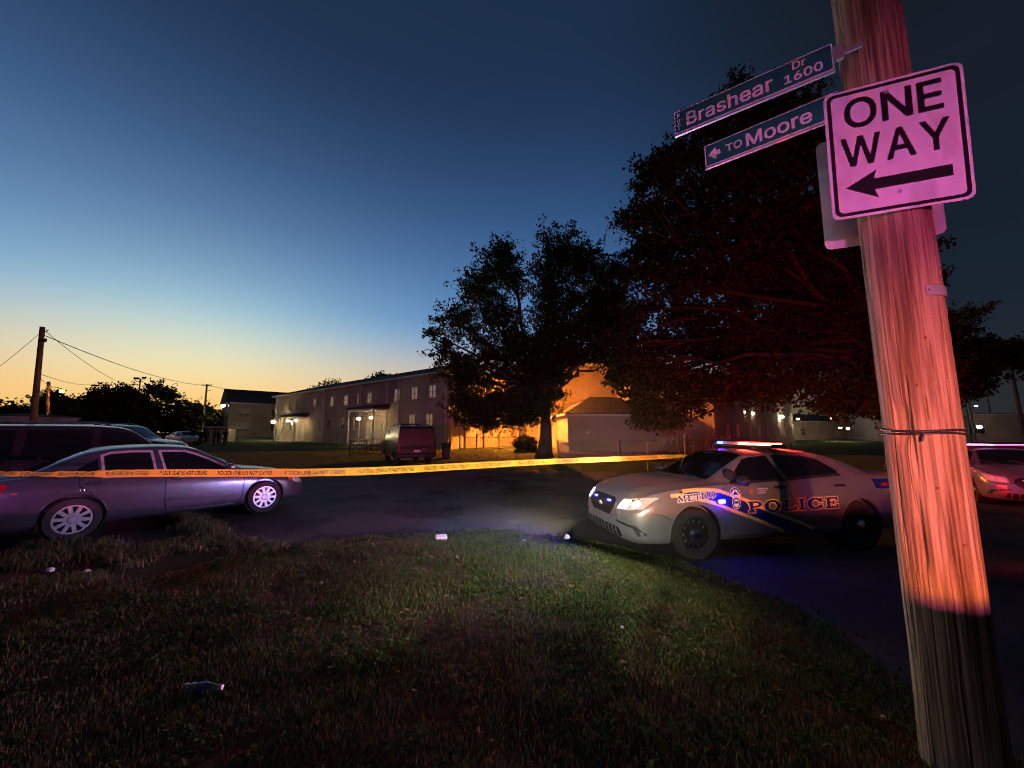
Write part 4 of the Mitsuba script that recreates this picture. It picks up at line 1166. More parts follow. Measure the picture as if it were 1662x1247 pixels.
class Caster:
    """Drops flat outlines onto a body along an axis: 'l' and 'r' sides, 'f' front, 'b' back, 't' top."""
    AX = {'l': (0, 2, 1, 1), 'r': (0, 2, 1, -1), 'f': (1, 2, 0, 1), 'b': (1, 2, 0, -1), 't': (0, 1, 2, 1)}

    def __init__(self, body):
        self.v, self.f = np.array(body.vertices), np.array(body.faces)

    def hit(self, P, side):
        a, b, c, sg_ = self.AX[side]
        tv = self.v[self.f]
        lo, hi = tv[:, :, [a, b]].min(1), tv[:, :, [a, b]].max(1)
        keep = np.all(hi >= P.min(0), 1) & np.all(lo <= P.max(0), 1)
        tv = tv[keep]
        A, B, C = (tv[:, k][:, [a, b]] for k in range(3))
        den = (B[:, 1] - C[:, 1]) * (A[:, 0] - C[:, 0]) + (C[:, 0] - B[:, 0]) * (A[:, 1] - C[:, 1])
        ok = np.abs(den) > 1e-12
        A, B, C, den, tv = A[ok], B[ok], C[ok], den[ok], tv[ok]
        out = np.full(len(P), -np.inf)
        for s in range(0, len(P), 200):
            p = P[s:s + 200][:, None]
            w0 = ((B[:, 1] - C[:, 1]) * (p[..., 0] - C[:, 0]) + (C[:, 0] - B[:, 0]) * (p[..., 1] - C[:, 1])) / den
            w1 = ((C[:, 1] - A[:, 1]) * (p[..., 0] - C[:, 0]) + (A[:, 0] - C[:, 0]) * (p[..., 1] - C[:, 1])) / den
            w2 = 1 - w0 - w1
            z = (w0 * tv[:, 0, c] + w1 * tv[:, 1, c] + w2 * tv[:, 2, c]) * sg_
            z = np.where((w0 >= -1e-6) & (w1 >= -1e-6) & (w2 >= -1e-6), z, -np.inf)
            out[s:s + 200] = z.max(1) if z.shape[1] else -np.inf
        return out

    def patch(self, poly, side, off=.004, size=.06):
        a, b, c, sg_ = self.AX[side]
        bb = poly.bounds
        gx, gy = np.meshgrid(np.arange(bb[0] - .37 * size, bb[2], size), np.arange(bb[1] - .29 * size, bb[3], size))
        cells = shapely.intersection(poly, shapely.box(gx.ravel(), gy.ravel(), gx.ravel() + size, gy.ravel() + size))
        bits = [g for c_ in cells if not c_.is_empty for g in getattr(c_, 'geoms', [c_]) if g.geom_type == 'Polygon' and g.area > 1e-8]
        m = flat(sg.MultiPolygon(bits))
        m.merge_vertices()
        P = m.vertices[:, :2]
        z = self.hit(P, side)
        good = np.isfinite(z)
        f = m.faces[good[m.faces].all(1)]
        V = np.zeros((len(P), 3))
        V[:, a], V[:, b], V[:, c] = P[:, 0], P[:, 1], np.where(good, z + off, 0) * sg_
        m = trimesh.Trimesh(V, f, process=False)
        m.remove_unreferenced_vertices()
        n = m.face_normals[:, c]
        if (n * m.area_faces).sum() * sg_ < 0:
            m.invert()
        return m


class Kit:
    """The parts of one kind of thing, to be placed any number of times."""

    def __init__(self):
        self.p, self.names = [], set()

    def add(self, name, mesh, mat_, M=None, smooth=False, emit=None, under=None, label=None):
        name = f'{under}__{name}' if under else name
        k, i = name, 1
        while k in self.names:
            k, i = f'{name}_{i:03d}', i + 1
        self.names.add(k)
        d = mikit.ply(mesh, mat_, smooth=smooth)
        self.p.append((k, d, np.eye(4) if M is None else M, emit, label))
        return k

    def place(self, key, M, emits=None, skip=()):
        for k, d, L, e, lab in self.p:
            if any(k.startswith(s) for s in skip):
                continue
            d = dict(d)
            if np.allclose(M @ L, np.eye(4)) is False:
                d['to_world'] = T(M @ L)
            if emits is not None and e is not None:
                e = emits.get(e['tag'])
            if e is not None:
                d['emitter'] = {q: w for q, w in e.items() if q != 'tag'}
            scene[f'{key}__{k}'] = d
            USED.add(f'{key}__{k}')
            if lab:
                labels[f'{key}__{k}'] = {'label': lab}


def tag(t, rad, w=1.0):
    return {**light(rad, w), 'tag': t}


def wheel(kit, x, y, r, style, side):
    """side +1 on the left, -1 on the right; the wheel's outer face looks outwards."""
    W = .215
    M = xf((x, y, r), 0 if side > 0 else PI)
    k = kit.add('wheel', lathe([(.60 * r, -W / 2 + .01), (.70 * r, -W / 2), (.93 * r, -W / 2 + .004), (.985 * r, -W / 2 + .03), (r, -W / 2 + .055), (r, W / 2 - .055), (.985 * r, W / 2 - .03), (.93 * r, W / 2 - .004), (.70 * r, W / 2), (.66 * r, W / 2 - .012), (.60 * r, W / 2 - .03), (.60 * r, -W / 2 + .01)], 48, 'y'), 'm_tyre', M, 35)
    R = .655 * r
    A = np.eye(4)
    A[:3, :3] = np.array([[1, 0, 0], [0, 0, 1], [0, 1, 0]]).T          # plane x, z; thickness along y
    A[:3, 0], A[:3, 1], A[:3, 2] = [1, 0, 0], [0, 0, 1], [0, 1, 0]
    disc = lambda p, y0, t: (lambda m: (m.apply_transform(A), m.apply_translation([0, y0, 0]), m.invert() if m.volume < 0 else None, m)[-1])(extrude(p, t))
    c0 = sg.Point(0, 0)
    kit.add('barrel', lathe([(R, -.09), (R, W / 2 - .015), (R - .008, W / 2 - .015), (R - .008, -.085), (0, -.085), (0, -.09), (R, -.09)], 40, 'y'), 'm_black_plastic', M, 30, under=k)
    if style == 'alloy':
        ring = c0.buffer(R + .008, 40).difference(c0.buffer(R - .022, 40))
        sp = ring.union(c0.buffer(.17 * r, 24))
        for i in range(10):
            a = 2 * PI * i / 10 + .1
            s_ = sg.Polygon([(.1 * r, -.026), (R - .01, -.021), (R - .01, .021), (.1 * r, .026)]).buffer(.003)
            sp = sp.union(affinity.rotate(s_, math.degrees(a), origin=(0, 0)))
        for i in range(5):
            sp = sp.difference(affinity.rotate(sg.Point(.115 * r, 0).buffer(.013), 36 + 72 * i, origin=(0, 0)))
        kit.add('rim', disc(sp.simplify(.0006), W / 2 - .042, .03), 'm_alloy', M, 30, under=k)
        kit.add('hub_cap', lathe([(0, .012), (.05, .01), (.062, .0), (.062, -.02)], 20, 'y').apply_translation([0, W / 2 - .012, 0]), 'm_alloy', M, 30, under=k)
        kit.add('brake_disc', lathe([(.04, .0), (.145, .0), (.145, .02), (.04, .02), (.04, 0)], 32, 'y').apply_translation([0, -.02, 0]), 'm_dark_steel', M, 30, under=k)
    else:
        ring = c0.buffer(R + .006, 40)
        for i in range(12):
            ring = ring.difference(affinity.rotate(sg.Point(R * .74, 0).buffer(.024), 30 * i, origin=(0, 0)))
        kit.add('rim', disc(ring, W / 2 - .06, .02), 'm_dark_steel', M, 30, under=k)
        kit.add('hub_cap', lathe([(0, .05), (.05, .045), (.075, .03), (.085, 0.0)], 20, 'y').apply_translation([0, W / 2 - .04, 0]), 'm_chrome', M, 30, under=k)
    return k


def cut_body(body, wheels, gaps):
    b = man(body)
    for x, y, r in wheels:
        for s in (1, -1):
            c = manifold3d.Manifold.cylinder(.45, r, r, 56).rotate([90, 0, 0]).translate([x, s * (y + .22) + .225, r * .93])
            b = b - c
            d = manifold3d.Manifold.cube([2 * r * .985, .45, r]).translate([x - r * .985, s * (y + .22) - .225, -.1])
            b = b - d
    for line, w in gaps:
        p = sg.LineString(line).buffer(w / 2, cap_style='flat', join_style='mitre')
        polys = [np.array(p.exterior.coords)[:-1]] + [np.array(h.coords)[:-1] for h in p.interiors]
        cs = manifold3d.CrossSection([q for q in polys], manifold3d.FillRule.EvenOdd)
        e = manifold3d.Manifold.extrude(cs, .30).rotate([90, 0, 0])
        b = b - e.translate([0, 1.12, 0]) - e.translate([0, -.82, 0])
    return tri(b)


def shift(poly, dx, dy):
    return affinity.translate(poly, dx, dy)


def sedan_kit():
    K = Kit()
    sp = dict(W=[(-2.46, .56), (-2.42, .70), (-2.3, .82), (-2.0, .885), (-1.4, .915), (0, .918), (1.3, .915), (1.8, .885), (2.08, .80), (2.24, .66), (2.30, .5)],
              Ws=[(-2.46, .54), (-2.3, .76), (-2.0, .82), (-1.2, .86), (0, .875), (.8, .865), (1.4, .83), (1.9, .76), (2.2, .58), (2.30, .46)],
              Wt=[(-2.46, .5), (-2.2, .66), (-1.9, .68), (-1.2, .60), (-.6, .60), (.1, .60), (.6, .64), (.95, .70), (1.5, .68), (2.0, .6), (2.30, .42)],
              zb=[(-2.46, .36), (-2.3, .26), (-1.9, .22), (-1, .20), (1, .20), (1.9, .20), (2.2, .22), (2.30, .30)],
              zs=[(-2.46, .88), (-2.3, .96), (-1.9, .985), (-1.2, .96), (0, .925), (.8, .90), (1.4, .85), (1.9, .76), (2.2, .66), (2.30, .60)],
              zt=[(-2.46, .94), (-2.35, 1.035), (-2.1, 1.06), (-1.92, 1.075), (-1.55, 1.26), (-1.22, 1.405), (-.85, 1.462), (-.4, 1.475), (0.0, 1.45), (.18, 1.41), (.55, 1.21), (.98, .985), (1.3, .955), (1.8, .87), (2.15, .755), (2.30, .64)])
    body = car_body(sp)
    C = Caster(body)
    front_door = [(.90, .90), (.95, .72), (.93, .40), (.86, .28), (-.22, .28), (-.28, .45), (-.285, .95)]
    rear_door = [(-.285, .28), (-.95, .30), (-1.08, .50), (-1.20, .72), (-1.33, .84), (-1.36, 1.0)]
    hood = []
    K.add('body', cut_body(body, [(1.365, .78, .375), (-1.365, .78, .375)], [(front_door, .010), (rear_door, .010)]), 'm_silver_paint', smooth=35)
    gl = {'rear': sg.Polygon([(-.44, .975), (-.50, 1.335), (-.72, 1.345), (-1.00, 1.325), (-1.08, 1.29), (-1.05, .985)]), 'front': sg.Polygon([(-.26, .97), (-.34, 1.335), (-.02, 1.325), (.14, 1.27), (.42, 1.13), (.70, .955), (.60, .945)]), 'quarter': sg.Polygon([(-1.13, .99), (-1.15, 1.26), (-1.36, 1.12), (-1.43, 1.0)])}
    for s in 'lr':
        for g in gl.values():
            K.add('side_window', C.patch(g, s, .003), 'm_car_glass', smooth=True)
        for nm in ('rear', 'front'):
            g = gl[nm]
            K.add('window_trim', C.patch(g.buffer(.042, join_style='mitre').difference(g.buffer(.004)), s, .007, .05), 'm_satin_metal', smooth=True, label='bright metal trim round a side window')
        K.add('side_moulding', C.patch(sg.box(-1.0, .485, -.31, .515), s, .012), 'm_silver_paint')
        K.add('side_moulding', C.patch(sg.box(-.26, .485, .82, .515), s, .012), 'm_chrome')
        sy = 1 if s == 'l' else -1
        for hx in (-.12, -1.17):
            y = C.hit(np.array([[hx, .86]]), s)[0]
            K.add('door_handle', rbox((.2, .045, .036), .014).apply_transform(xf((hx, sy * (y + .022), .872))), 'm_chrome')
            K.add('handle_recess', C.patch(shift(sg.Point(0, 0).buffer(1, 16), 0, 0) if False else affinity.translate(affinity.scale(sg.Point(0, 0).buffer(1, 12), .08, .03), hx - .01, .855), s, .002), 'm_black_plastic')
        K.add('mirror', rbox((.16, .2, .13), .045).apply_transform(xf((.66, sy * 1.0, 1.02), -sy * .2)), 'm_silver_paint', smooth=40)
        K.add('mirror_stalk', rbox((.09, .1, .04), .01).apply_transform(xf((.66, sy * .89, .975))), 'm_black_plastic')
        for fx, fz in ((-2.28, .84), (-1.98, .80)):
            K.add('side_marker', C.patch(rrect(.06, .02, .008, fx, fz), s, .005), 'm_lens_red' if fx < -2 else 'm_lens_amber')
        for wx in (1.365, -1.365):
            y = .915
            a = np.linspace(-.15, PI + .15, 40)
            K.add('arch_lip', tube(np.c_[wx + .378 * np.cos(a), sy * (C.hit(np.c_[wx + .40 * np.cos(a), .35 + .40 * np.sin(a)], s) - .002), .349 + .378 * np.sin(a)], .007, 6), 'm_silver_paint', smooth=True)
            K.add('arch_liner', lathe([(.372, -.18), (.372, .18), (.366, .18), (.366, -.18), (.372, -.18)], 40, 'y').apply_transform(xf((wx, sy * .70, .35))), 'm_black_plastic')
            wheel(K, wx, sy * .80, .335, 'alloy', sy)
        K.add('headlight', C.patch(sg.Polygon([(1.82, .66), (2.05, .58), (2.14, .60), (2.16, .70), (1.98, .775), (1.84, .79)]), s, .004), 'm_lens_clear', smooth=True)
        K.add('indicator', C.patch(sg.Polygon([(1.82, .66), (1.93, .62), (1.94, .70), (1.83, .75)]), s, .007), 'm_lens_amber', smooth=True)
        K.add('tail_light', C.patch(sg.Polygon([(-2.08, .83), (-2.05, .93), (-2.35, .95), (-2.40, .72), (-2.3, .70)]), s, .004), 'm_lens_red', smooth=True)
    yq = C.hit(np.array([[-1.33, .80]]), 'r')[0]
    K.add('fuel_flap_badge', lathe([(.018, 0), (.03, .004), (.03, .01), (.018, .01), (.018, 0)], 18, 'y').apply_transform(xf((-1.30, -yq - .012, .775))), 'm_chrome')
    K.add('windscreen', C.patch(sg.Polygon([(.94, -.60), (.99, 0), (.94, .60), (.22, .52), (.17, 0), (.22, -.52)]), 't', .003), 'm_car_glass', smooth=True)
    K.add('rear_window', C.patch(sg.Polygon([(-1.88, -.56), (-1.9, 0), (-1.88, .56), (-1.24, .50), (-1.2, 0), (-1.24, -.50)]), 't', .003), 'm_car_glass', smooth=True)
    K.add('grille', C.patch(sg.box(-.40, .55, .40, .66), 'f', .004), 'm_chrome', smooth=True)
    K.add('lower_intake', C.patch(sg.box(-.5, .28, .5, .40), 'f', .004), 'm_black_plastic', smooth=True)
    K.add('wiper', MB().tube([(.99, .3, 1.0), (.86, -.1, 1.075)], .008, 5).tube([(.97, -.25, 1.0), (.84, -.62, 1.06)], .008, 5).get(), 'm_black_plastic')
    K.add('aerial', tube([(-1.7, 0, 1.2), (-1.78, 0, 1.30)], .012, 6), 'm_black_plastic')
    K.add('number_plate', C.patch(sg.box(-.17, .72, .17, .86), 'b', .01), 'm_white_paint')
    return K


def slab(s):
    """Slab serif capitals one unit tall, wide set."""
    B, S, X = 0.22, 0.15, 0.12
    def stem(x, w=B):
        return sg.box(x, 0, x + w, 1)
    def ser(x, z, w=B):
        return sg.box(x - X, z, x + w + X, z + S)
    if s == 'I':
        return ops.unary_union([stem(.15), ser(.15, 0), ser(.15, 1 - S)])
    if s == 'L':
        return ops.unary_union([stem(.15), ser(.15, 0), ser(.15, 1 - S), sg.box(.15, 0, .92, S), sg.box(.78, 0, .92, .38)])
    if s == 'E':
        return ops.unary_union([stem(.15), sg.box(.02, 0, .95, S), sg.box(.02, 1 - S, .92, 1), sg.box(.15, .44, .66, .58), sg.box(.81, 0, .95, .36), sg.box(.78, .68, .92, 1), sg.box(.58, .34, .68, .68)])
    if s == 'P':
        bowl = affinity.translate(affinity.scale(sg.Point(0, 0).buffer(1, 20), .42, .29), .52, .71).union(sg.box(.15, .42, .5, 1))
        hole = affinity.translate(affinity.scale(sg.Point(0, 0).buffer(1, 20), .2, .14), .52, .71).union(sg.box(.36, .57, .5, .85))
        return ops.unary_union([stem(.15), ser(.15, 0), ser(.15, 1 - S), bowl.difference(hole)])
    if s == 'O':
        return affinity.translate(affinity.scale(sg.Point(0, 0).buffer(1, 28), .56, .53), .58, .5).difference(affinity.translate(affinity.scale(sg.Point(0, 0).buffer(1, 28), .27, .36), .58, .5))
    if s == 'C':
        o = slab('O').difference(sg.box(.62, .36, 1.3, .64))
        return ops.unary_union([o, sg.box(.92, .62, 1.06, 1.0), sg.box(.94, .05, 1.06, .36)])
    if s == 'M':
        return ops.unary_union([sg.box(.13, 0, .27, 1), sg.box(.95, 0, 1.17, 1), sg.Polygon([(.1, 1), (.36, 1), (.72, .3), (.6, 0)]), sg.Polygon([(1.0, 1), (.9, 1), (.6, .25), (.62, 0), (.68, .05)]), sg.box(0, 0, .4, S), sg.box(.82, 0, 1.3, S), sg.box(0, 1 - S, .3, 1), sg.box(1.0, 1 - S, 1.3, 1)])
    if s == 'T':
        return ops.unary_union([stem(.42), ser(.42, 0), sg.box(.05, 1 - S, 1.01, 1), sg.box(.05, .62, .19, 1), sg.box(.87, .62, 1.01, 1)])
    if s == 'R':
        return ops.unary_union([slab('P'), sg.Polygon([(.45, .5), (.68, .5), (1.0, 0), (.72, 0)]), sg.box(.66, 0, 1.12, S)])


def slab_word(word, width, height):
    x, out = 0.0, []
    for ch in word:
        g = slab(ch)
        out.append(affinity.translate(g, x - g.bounds[0], 0))
        x += g.bounds[2] - g.bounds[0] + .16
    W = x - .16
    return [affinity.scale(g, width / W, height, origin=(0, 0)) for g in out]


def fleur():
    p = affinity.scale(sg.Point(0, 0).buffer(1, 12), .16, .42)
    l = affinity.rotate(affinity.translate(affinity.scale(sg.Point(0, 0).buffer(1, 12), .14, .32), -.3, -.02), 25)
    return ops.unary_union([affinity.translate(p, 0, .12), l, affinity.scale(l, -1, 1, origin=(0, 0)), sg.box(-.3, -.3, .3, -.2), affinity.translate(affinity.scale(p, .7, .5), 0, -.45)])


def patrol_kit():
    K = Kit()
    sp = dict(W=[(-2.66, .62), (-2.6, .78), (-2.45, .90), (-2.0, .945), (-1.4, .965), (0, .965), (1.4, .965), (1.9, .935), (2.15, .87), (2.34, .74), (2.43, .55)],
              Ws=[(-2.66, .6), (-2.4, .80), (-1.9, .86), (-1.2, .90), (0, .915), (.9, .925), (1.5, .92), (1.95, .86), (2.2, .74), (2.36, .58), (2.43, .5)],
              Wt=[(-2.66, .55), (-2.3, .70), (-1.9, .70), (-1.2, .62), (-.6, .60), (.0, .60), (.45, .63), (1.0, .72), (1.5, .74), (2.0, .66), (2.43, .44)],
              zb=[(-2.66, .42), (-2.5, .30), (-2, .24), (-1, .22), (1, .22), (1.9, .20), (2.2, .20), (2.36, .25), (2.43, .34)],
              zs=[(-2.66, .98), (-2.4, 1.05), (-1.8, 1.085), (-1.2, 1.075), (-.3, 1.04), (.5, 1.02), (1.0, 1.005), (1.6, .965), (2.0, .895), (2.3, .76), (2.43, .65)],
              zt=[(-2.66, 1.02), (-2.55, 1.115), (-2.2, 1.14), (-1.95, 1.15), (-1.6, 1.29), (-1.3, 1.40), (-.85, 1.488), (-.4, 1.50), (.0, 1.49), (.25, 1.455), (.6, 1.30), (1.08, 1.075), (1.4, 1.06), (1.9, .99), (2.2, .90), (2.36, .78), (2.43, .68)])
    body = car_body(sp)
    C = Caster(body)
    fd = [(.98, .98), (1.03, .75), (1.0, .42), (.93, .30), (-.10, .30), (-.15, .5), (-.15, 1.0)]
    rd = [(-.15, .30), (-.86, .31), (-.98, .5), (-1.1, .74), (-1.2, .9), (-1.24, 1.06)]
    K.add('body', cut_body(body, [(1.44, .82, .395), (-1.40, .82, .395)], [(fd, .011), (rd, .011), ([(2.10, .655), (1.92, .62), (1.82, .56)], .009), ([(-2.28, .86), (-1.95, .80), (-1.78, .60)], .009)]), 'm_patrol_paint', smooth=35)
    gl = [sg.Polygon([(.80, 1.045), (.36, 1.355), (.22, 1.385), (-.06, 1.405), (-.10, 1.075)]), sg.Polygon([(-.17, 1.08), (-.14, 1.408), (-.7, 1.402), (-.95, 1.345), (-1.16, 1.17), (-1.14, 1.13)])]
    up = [(1.62, .945), (1.35, .958), (1.096, .945), (.912, .889), (.704, .823), (.417, .701), (.166, .596), (-.132, .497), (-.50, .35)]
    lo = [(1.80, .88), (1.68, .895), (1.559, .885), (1.409, .84), (1.178, .785), (.966, .702), (.614, .571), (.285, .446), (.012, .33)]
    from scipy.interpolate import PchipInterpolator
    dens = lambda q: (lambda a: np.c_[np.linspace(a[0, 0], a[-1, 0], 22), PchipInterpolator(a[:, 0], a[:, 1])(np.linspace(a[0, 0], a[-1, 0], 22))])(np.array(sorted(q)))
    U, Lw = dens(up), dens(lo)
    band = sg.Polygon(np.vstack([U, Lw[::-1]])).buffer(0)
    for s in 'lr':
        sy = 1 if s == 'l' else -1
        for g in gl:
            K.add('side_window', C.patch(g, s, .003), 'm_car_glass', smooth=True)
        K.add('window_trim', C.patch(sg.LineString([(.82, 1.032), (-.12, 1.062), (-1.18, 1.118)]).buffer(.012, cap_style='flat'), s, .005), 'm_black_plastic')
        K.add('stripe', C.patch(band, s, .003, .07), 'm_decal_blue', smooth=True, label='blue stripe sweeping down the side')
        for q in (U, Lw):
            K.add('stripe', C.patch(sg.LineString(q).buffer(.024, cap_style='flat'), s, .0045, .06), 'm_decal_gold', smooth=True, label='gold edge of the stripe')
        for word, x0, x1, z0, h, slope in (('POLICE', .615, -.955, .622, .158, .012), ('METRO', 1.71, 1.12, .80, .080, .095)):
            for g in slab_word(word, x0 - x1, h):
                if s == 'l':
                    g = affinity.affine_transform(g, [-1, 0, slope, 1, x0, z0])
                else:
                    g = affinity.affine_transform(g, [1, 0, -slope, 1, x1, z0 + slope * (x0 - x1)])
                K.add('lettering', C.patch(g.buffer(.013 if h > .1 else .009, join_style='mitre').difference(g.buffer(.0)), s, .007, .1), 'm_decal_gold' if h > .1 else 'm_decal_white')
                K.add('lettering', C.patch(g, s, .006, .1), 'm_decal_blue')
        b1, b2 = sg.Point(.80, .895).buffer(.085), affinity.translate(affinity.scale(sg.Point(0, 0).buffer(1, 20), .07, .085), .805, .765)
        K.add('badge', C.patch(b1.union(b2), s, .007, .05), 'm_decal_white', smooth=True)
        ring_ = b1.buffer(-.008).difference(b1.buffer(-.03))
        seg = ops.unary_union([affinity.rotate(sg.box(.80 - .006, .895, .80 + .006, .99), a, origin=(.80, .895)) for a in range(-80, 81, 20)])
        K.add('badge', C.patch(ring_.intersection(seg.buffer(.004)).union(affinity.translate(sg.Polygon([(-.045, -.02), (.0, .035), (.045, -.02)]), .8, .9)).union(b2.buffer(-.012).difference(b2.buffer(-.028))).union(sg.box(.77, .76, .84, .79)), s, .009, .05), 'm_decal_blue')
        K.add('emblem', C.patch(affinity.translate(affinity.scale(fleur(), .065, .075, origin=(0, 0)), .525, .925), s, .006, .05), 'm_lens_amber')
        for i in range(3):
            K.add('small_print', C.patch(ops.unary_union([sg.box(.43 - .23 * (j + 1) / 7 * 1.0, .945 - .03 * i, .43 - .23 * (j + .35) / 7, .958 - .03 * i) for j in range(6 - i)]), s, .006, .1), 'm_decal_white')
        K.add('side_marker', C.patch(rrect(.15, .045, .01, -1.93, .955), s, .005), 'm_lens_red')
        K.add('rear_panel', C.patch(sg.Polygon([(-1.72, .90), (-1.72, 1.04), (-2.25, 1.03), (-2.3, .88)]), s, .003), 'm_decal_blue')
        for hx in (.03, -1.03):
            y = C.hit(np.array([[hx, .965]]), s)[0]
            K.add('door_handle', rbox((.2, .045, .034), .014).apply_transform(xf((hx, sy * (y + .02), .965))), 'm_black_plastic')
        K.add('mirror', rbox((.15, .22, .14), .05).apply_transform(xf((.74, sy * 1.06, 1.09), -sy * .2)), 'm_black_plastic', smooth=40)
        K.add('mirror_stalk', rbox((.09, .1, .04), .01).apply_transform(xf((.74, sy * .94, 1.03))), 'm_black_plastic')
        for wx in (1.44, -1.40):
            a = np.linspace(-.15, PI + .15, 40)
            K.add('arch_lip', tube(np.c_[wx + .398 * np.cos(a), sy * (C.hit(np.c_[wx + .42 * np.cos(a), .367 + .42 * np.sin(a)], s) - .002), .367 + .398 * np.sin(a)], .008, 6), 'm_patrol_paint', smooth=True)
            K.add('arch_liner', lathe([(.392, -.18), (.392, .18), (.386, .18), (.386, -.18), (.392, -.18)], 40, 'y').apply_transform(xf((wx, sy * .74, .367))), 'm_black_plastic')
            wheel(K, wx, sy * .83, .355, 'steel', sy)
        # lamps
        K.add('headlight', C.patch(sg.Polygon([(sy * .50, .665), (sy * .52, .80), (sy * .88, .865), (sy * .88, .84), (sy * .84, .70), (sy * .70, .67)]), 'f', .004, .04), 'm_lens_clear', smooth=True)
        lit = 'head_left' if sy > 0 else 'head_right'
        hl = K.add('headlight_beam', C.patch(sg.Polygon([(sy * .53, .685), (sy * .54, .79), (sy * .665, .80), (sy * .68, .75), (sy * .655, .69)]), 'f', .010, .04), 'm_lamp', emit=tag(lit, (1, 1, 1)))
        K.add('headlight_beam', C.patch(affinity.translate(affinity.scale(sg.Point(0, 0).buffer(1, 12), .042, .045), sy * .755, .755), 'f', .010, .03), 'm_lamp', emit=tag(lit, (1, 1, 1)))
        K.add('fog_recess', C.patch(sg.Polygon([(sy * .50, .52), (sy * .80, .47), (sy * .86, .36), (sy * .80, .33), (sy * .76, .44), (sy * .50, .495)]), 'f', .003, .04), 'm_black_plastic')
        yb = C.hit(np.array([[1.05, .80]]), s)[0]
        fl = K.add('fender_flasher', rbox((.14, .030, .080), .012).apply_transform(xf((1.06, sy * (yb + .012), .80))), 'm_black_plastic')
        K.add('lens', rbox((.12, .030, .062), .014).apply_transform(xf((1.06, sy * (yb + .040), .80))), 'm_lamp', under=fl, emit=tag('fender_' + s, (0, .1, 1)))
        K.add('tail_light', C.patch(sg.Polygon([(-2.3, .88), (-2.28, 1.0), (-2.6, 1.0), (-2.62, .84)]), s, .004), 'm_lens_red', smooth=True)
    K.add('windscreen', C.patch(sg.Polygon([(1.04, -.64), (1.09, 0), (1.04, .64), (.30, .54), (.24, 0), (.30, -.54)]), 't', .003), 'm_car_glass', smooth=True)
    K.add('rear_window', C.patch(sg.Polygon([(-1.92, -.58), (-1.94, 0), (-1.92, .58), (-1.32, .50), (-1.28, 0), (-1.32, -.50)]), 't', .003), 'm_car_glass', smooth=True)
    hexa = sg.Polygon([(-.30, .54), (-.44, .66), (-.40, .77), (-.30, .80), (.30, .80), (.40, .77), (.44, .66), (.30, .54)])
    g = K.add('grille', C.patch(hexa, 'f', .006, .04), 'm_black_plastic', smooth=True)
    K.add('surround', C.patch(hexa.buffer(.022).difference(hexa), 'f', .012, .04), 'm_patrol_paint', under=g)
    bars = ops.unary_union([sg.box(-.36, z, .36, z + .010) for z in (.59, .63, .67, .71, .75)] + [sg.box(x, .56, x + .010, .79) for x in np.linspace(-.34, .33, 12)])
    K.add('mesh', C.patch(bars.intersection(hexa), 'f', .014, .08), 'm_dark_steel', under=g)
    K.add('maker_badge', C.patch(affinity.translate(affinity.scale(sg.Point(0, 0).buffer(1, 14), .07, .03), 0, .67), 'f', .02, .03), 'm_chrome', under=g)
    for sy, c in ((1, 'grille_left'), (-1, 'grille_right')):
        gf = K.add('grille_flasher', C.patch(rrect(.15, .05, .01, sy * .24, .742), 'f', .016, .04), 'm_black_plastic', under=g)
        K.add('flasher_lens', C.patch(rrect(.12, .026, .008, sy * .24, .742), 'f', .026, .04), 'm_lamp', emit=tag(c, (0, .1, 1)), under=g)
    lo_i = sg.Polygon([(-.60, .30), (-.56, .41), (.56, .41), (.60, .30), (.5, .27), (-.5, .27)])
    g = K.add('lower_intake', C.patch(lo_i, 'f', .004, .04), 'm_black_plastic', smooth=True)
    for q in np.linspace(-.5, .5, 9):
        K.add('intake_bar', C.patch(sg.box(q - .014, .275, q + .014, .41), 'f', .012, .05), 'm_patrol_paint', under=g)
    K.add('hood_crease', C.patch(sg.LineString([(2.28, .30), (2.0, .42), (1.4, .55), (1.08, .62)]).buffer(.004).union(sg.LineString([(2.28, -.30), (2.0, -.42), (1.4, -.55), (1.08, -.62)]).buffer(.004)), 't', .0015, .08), 'm_black_plastic')
    K.add('wiper', MB().tube([(1.08, .3, 1.075), (.92, -.1, 1.17)], .008, 5).tube([(1.06, -.25, 1.075), (.90, -.64, 1.15)], .008, 5).get(), 'm_black_plastic')
    K.add('whip_aerial', tube([(1.15, -.78, 1.0), (1.14, -.785, 1.35), (1.13, -.79, 1.62)], [.005, .004, .003], 5), 'm_black_plastic')
    sl = K.add('spotlight', MB().tube([(.86, 1.0, 1.10), (.90, 1.03, 1.15)], .02, 8).add(lathe([(0, -.06), (.05, -.05), (.075, .02), (.07, .04), (0, .03)], 16).apply_transform(xf((.93, 1.05, 1.17), 0, 0, PI / 2))).get(), 'm_black_plastic', smooth=40)
    # light bar across the roof
    zr = 1.515
    lb = K.add('light_bar', MB().box((-.30, 0, zr + .018), (.33, 1.30, .040), bev=.008).box((-.30, .45, zr - .012), (.1, .06, .05)).box((-.30, -.45, zr - .012), (.1, .06, .05)).get(), 'm_black_plastic')
    K.add('lid', rbox((.25, 1.28, .02), .008).apply_transform(xf((-.30, 0, zr + .098))), 'm_black_plastic', under=lb)
    for nm, y0, y1 in (('bar_a', -.08, .60), ('bar_b', -.45, -.10), ('bar_c', -.60, -.47)):
        K.add('lens', rbox((.22, y1 - y0, .058), .016).apply_transform(xf((-.30, (y0 + y1) / 2, zr + .057))), 'm_lens_clear', emit=tag(nm, (1, .1, .1)), under=lb)
    K.add('led_strip', rbox((.236, .66, .030), .006).apply_transform(xf((-.30, .275, zr + .058))), 'm_lens_clear', emit=tag('strip', (1, .1, .1)), under=lb)
    for sy in (1, -1):
        K.add('end_cap', rbox((.25, .022, .05), .006).apply_transform(xf((-.30, sy * .64, zr + .036))), 'm_black_plastic', under=lb)
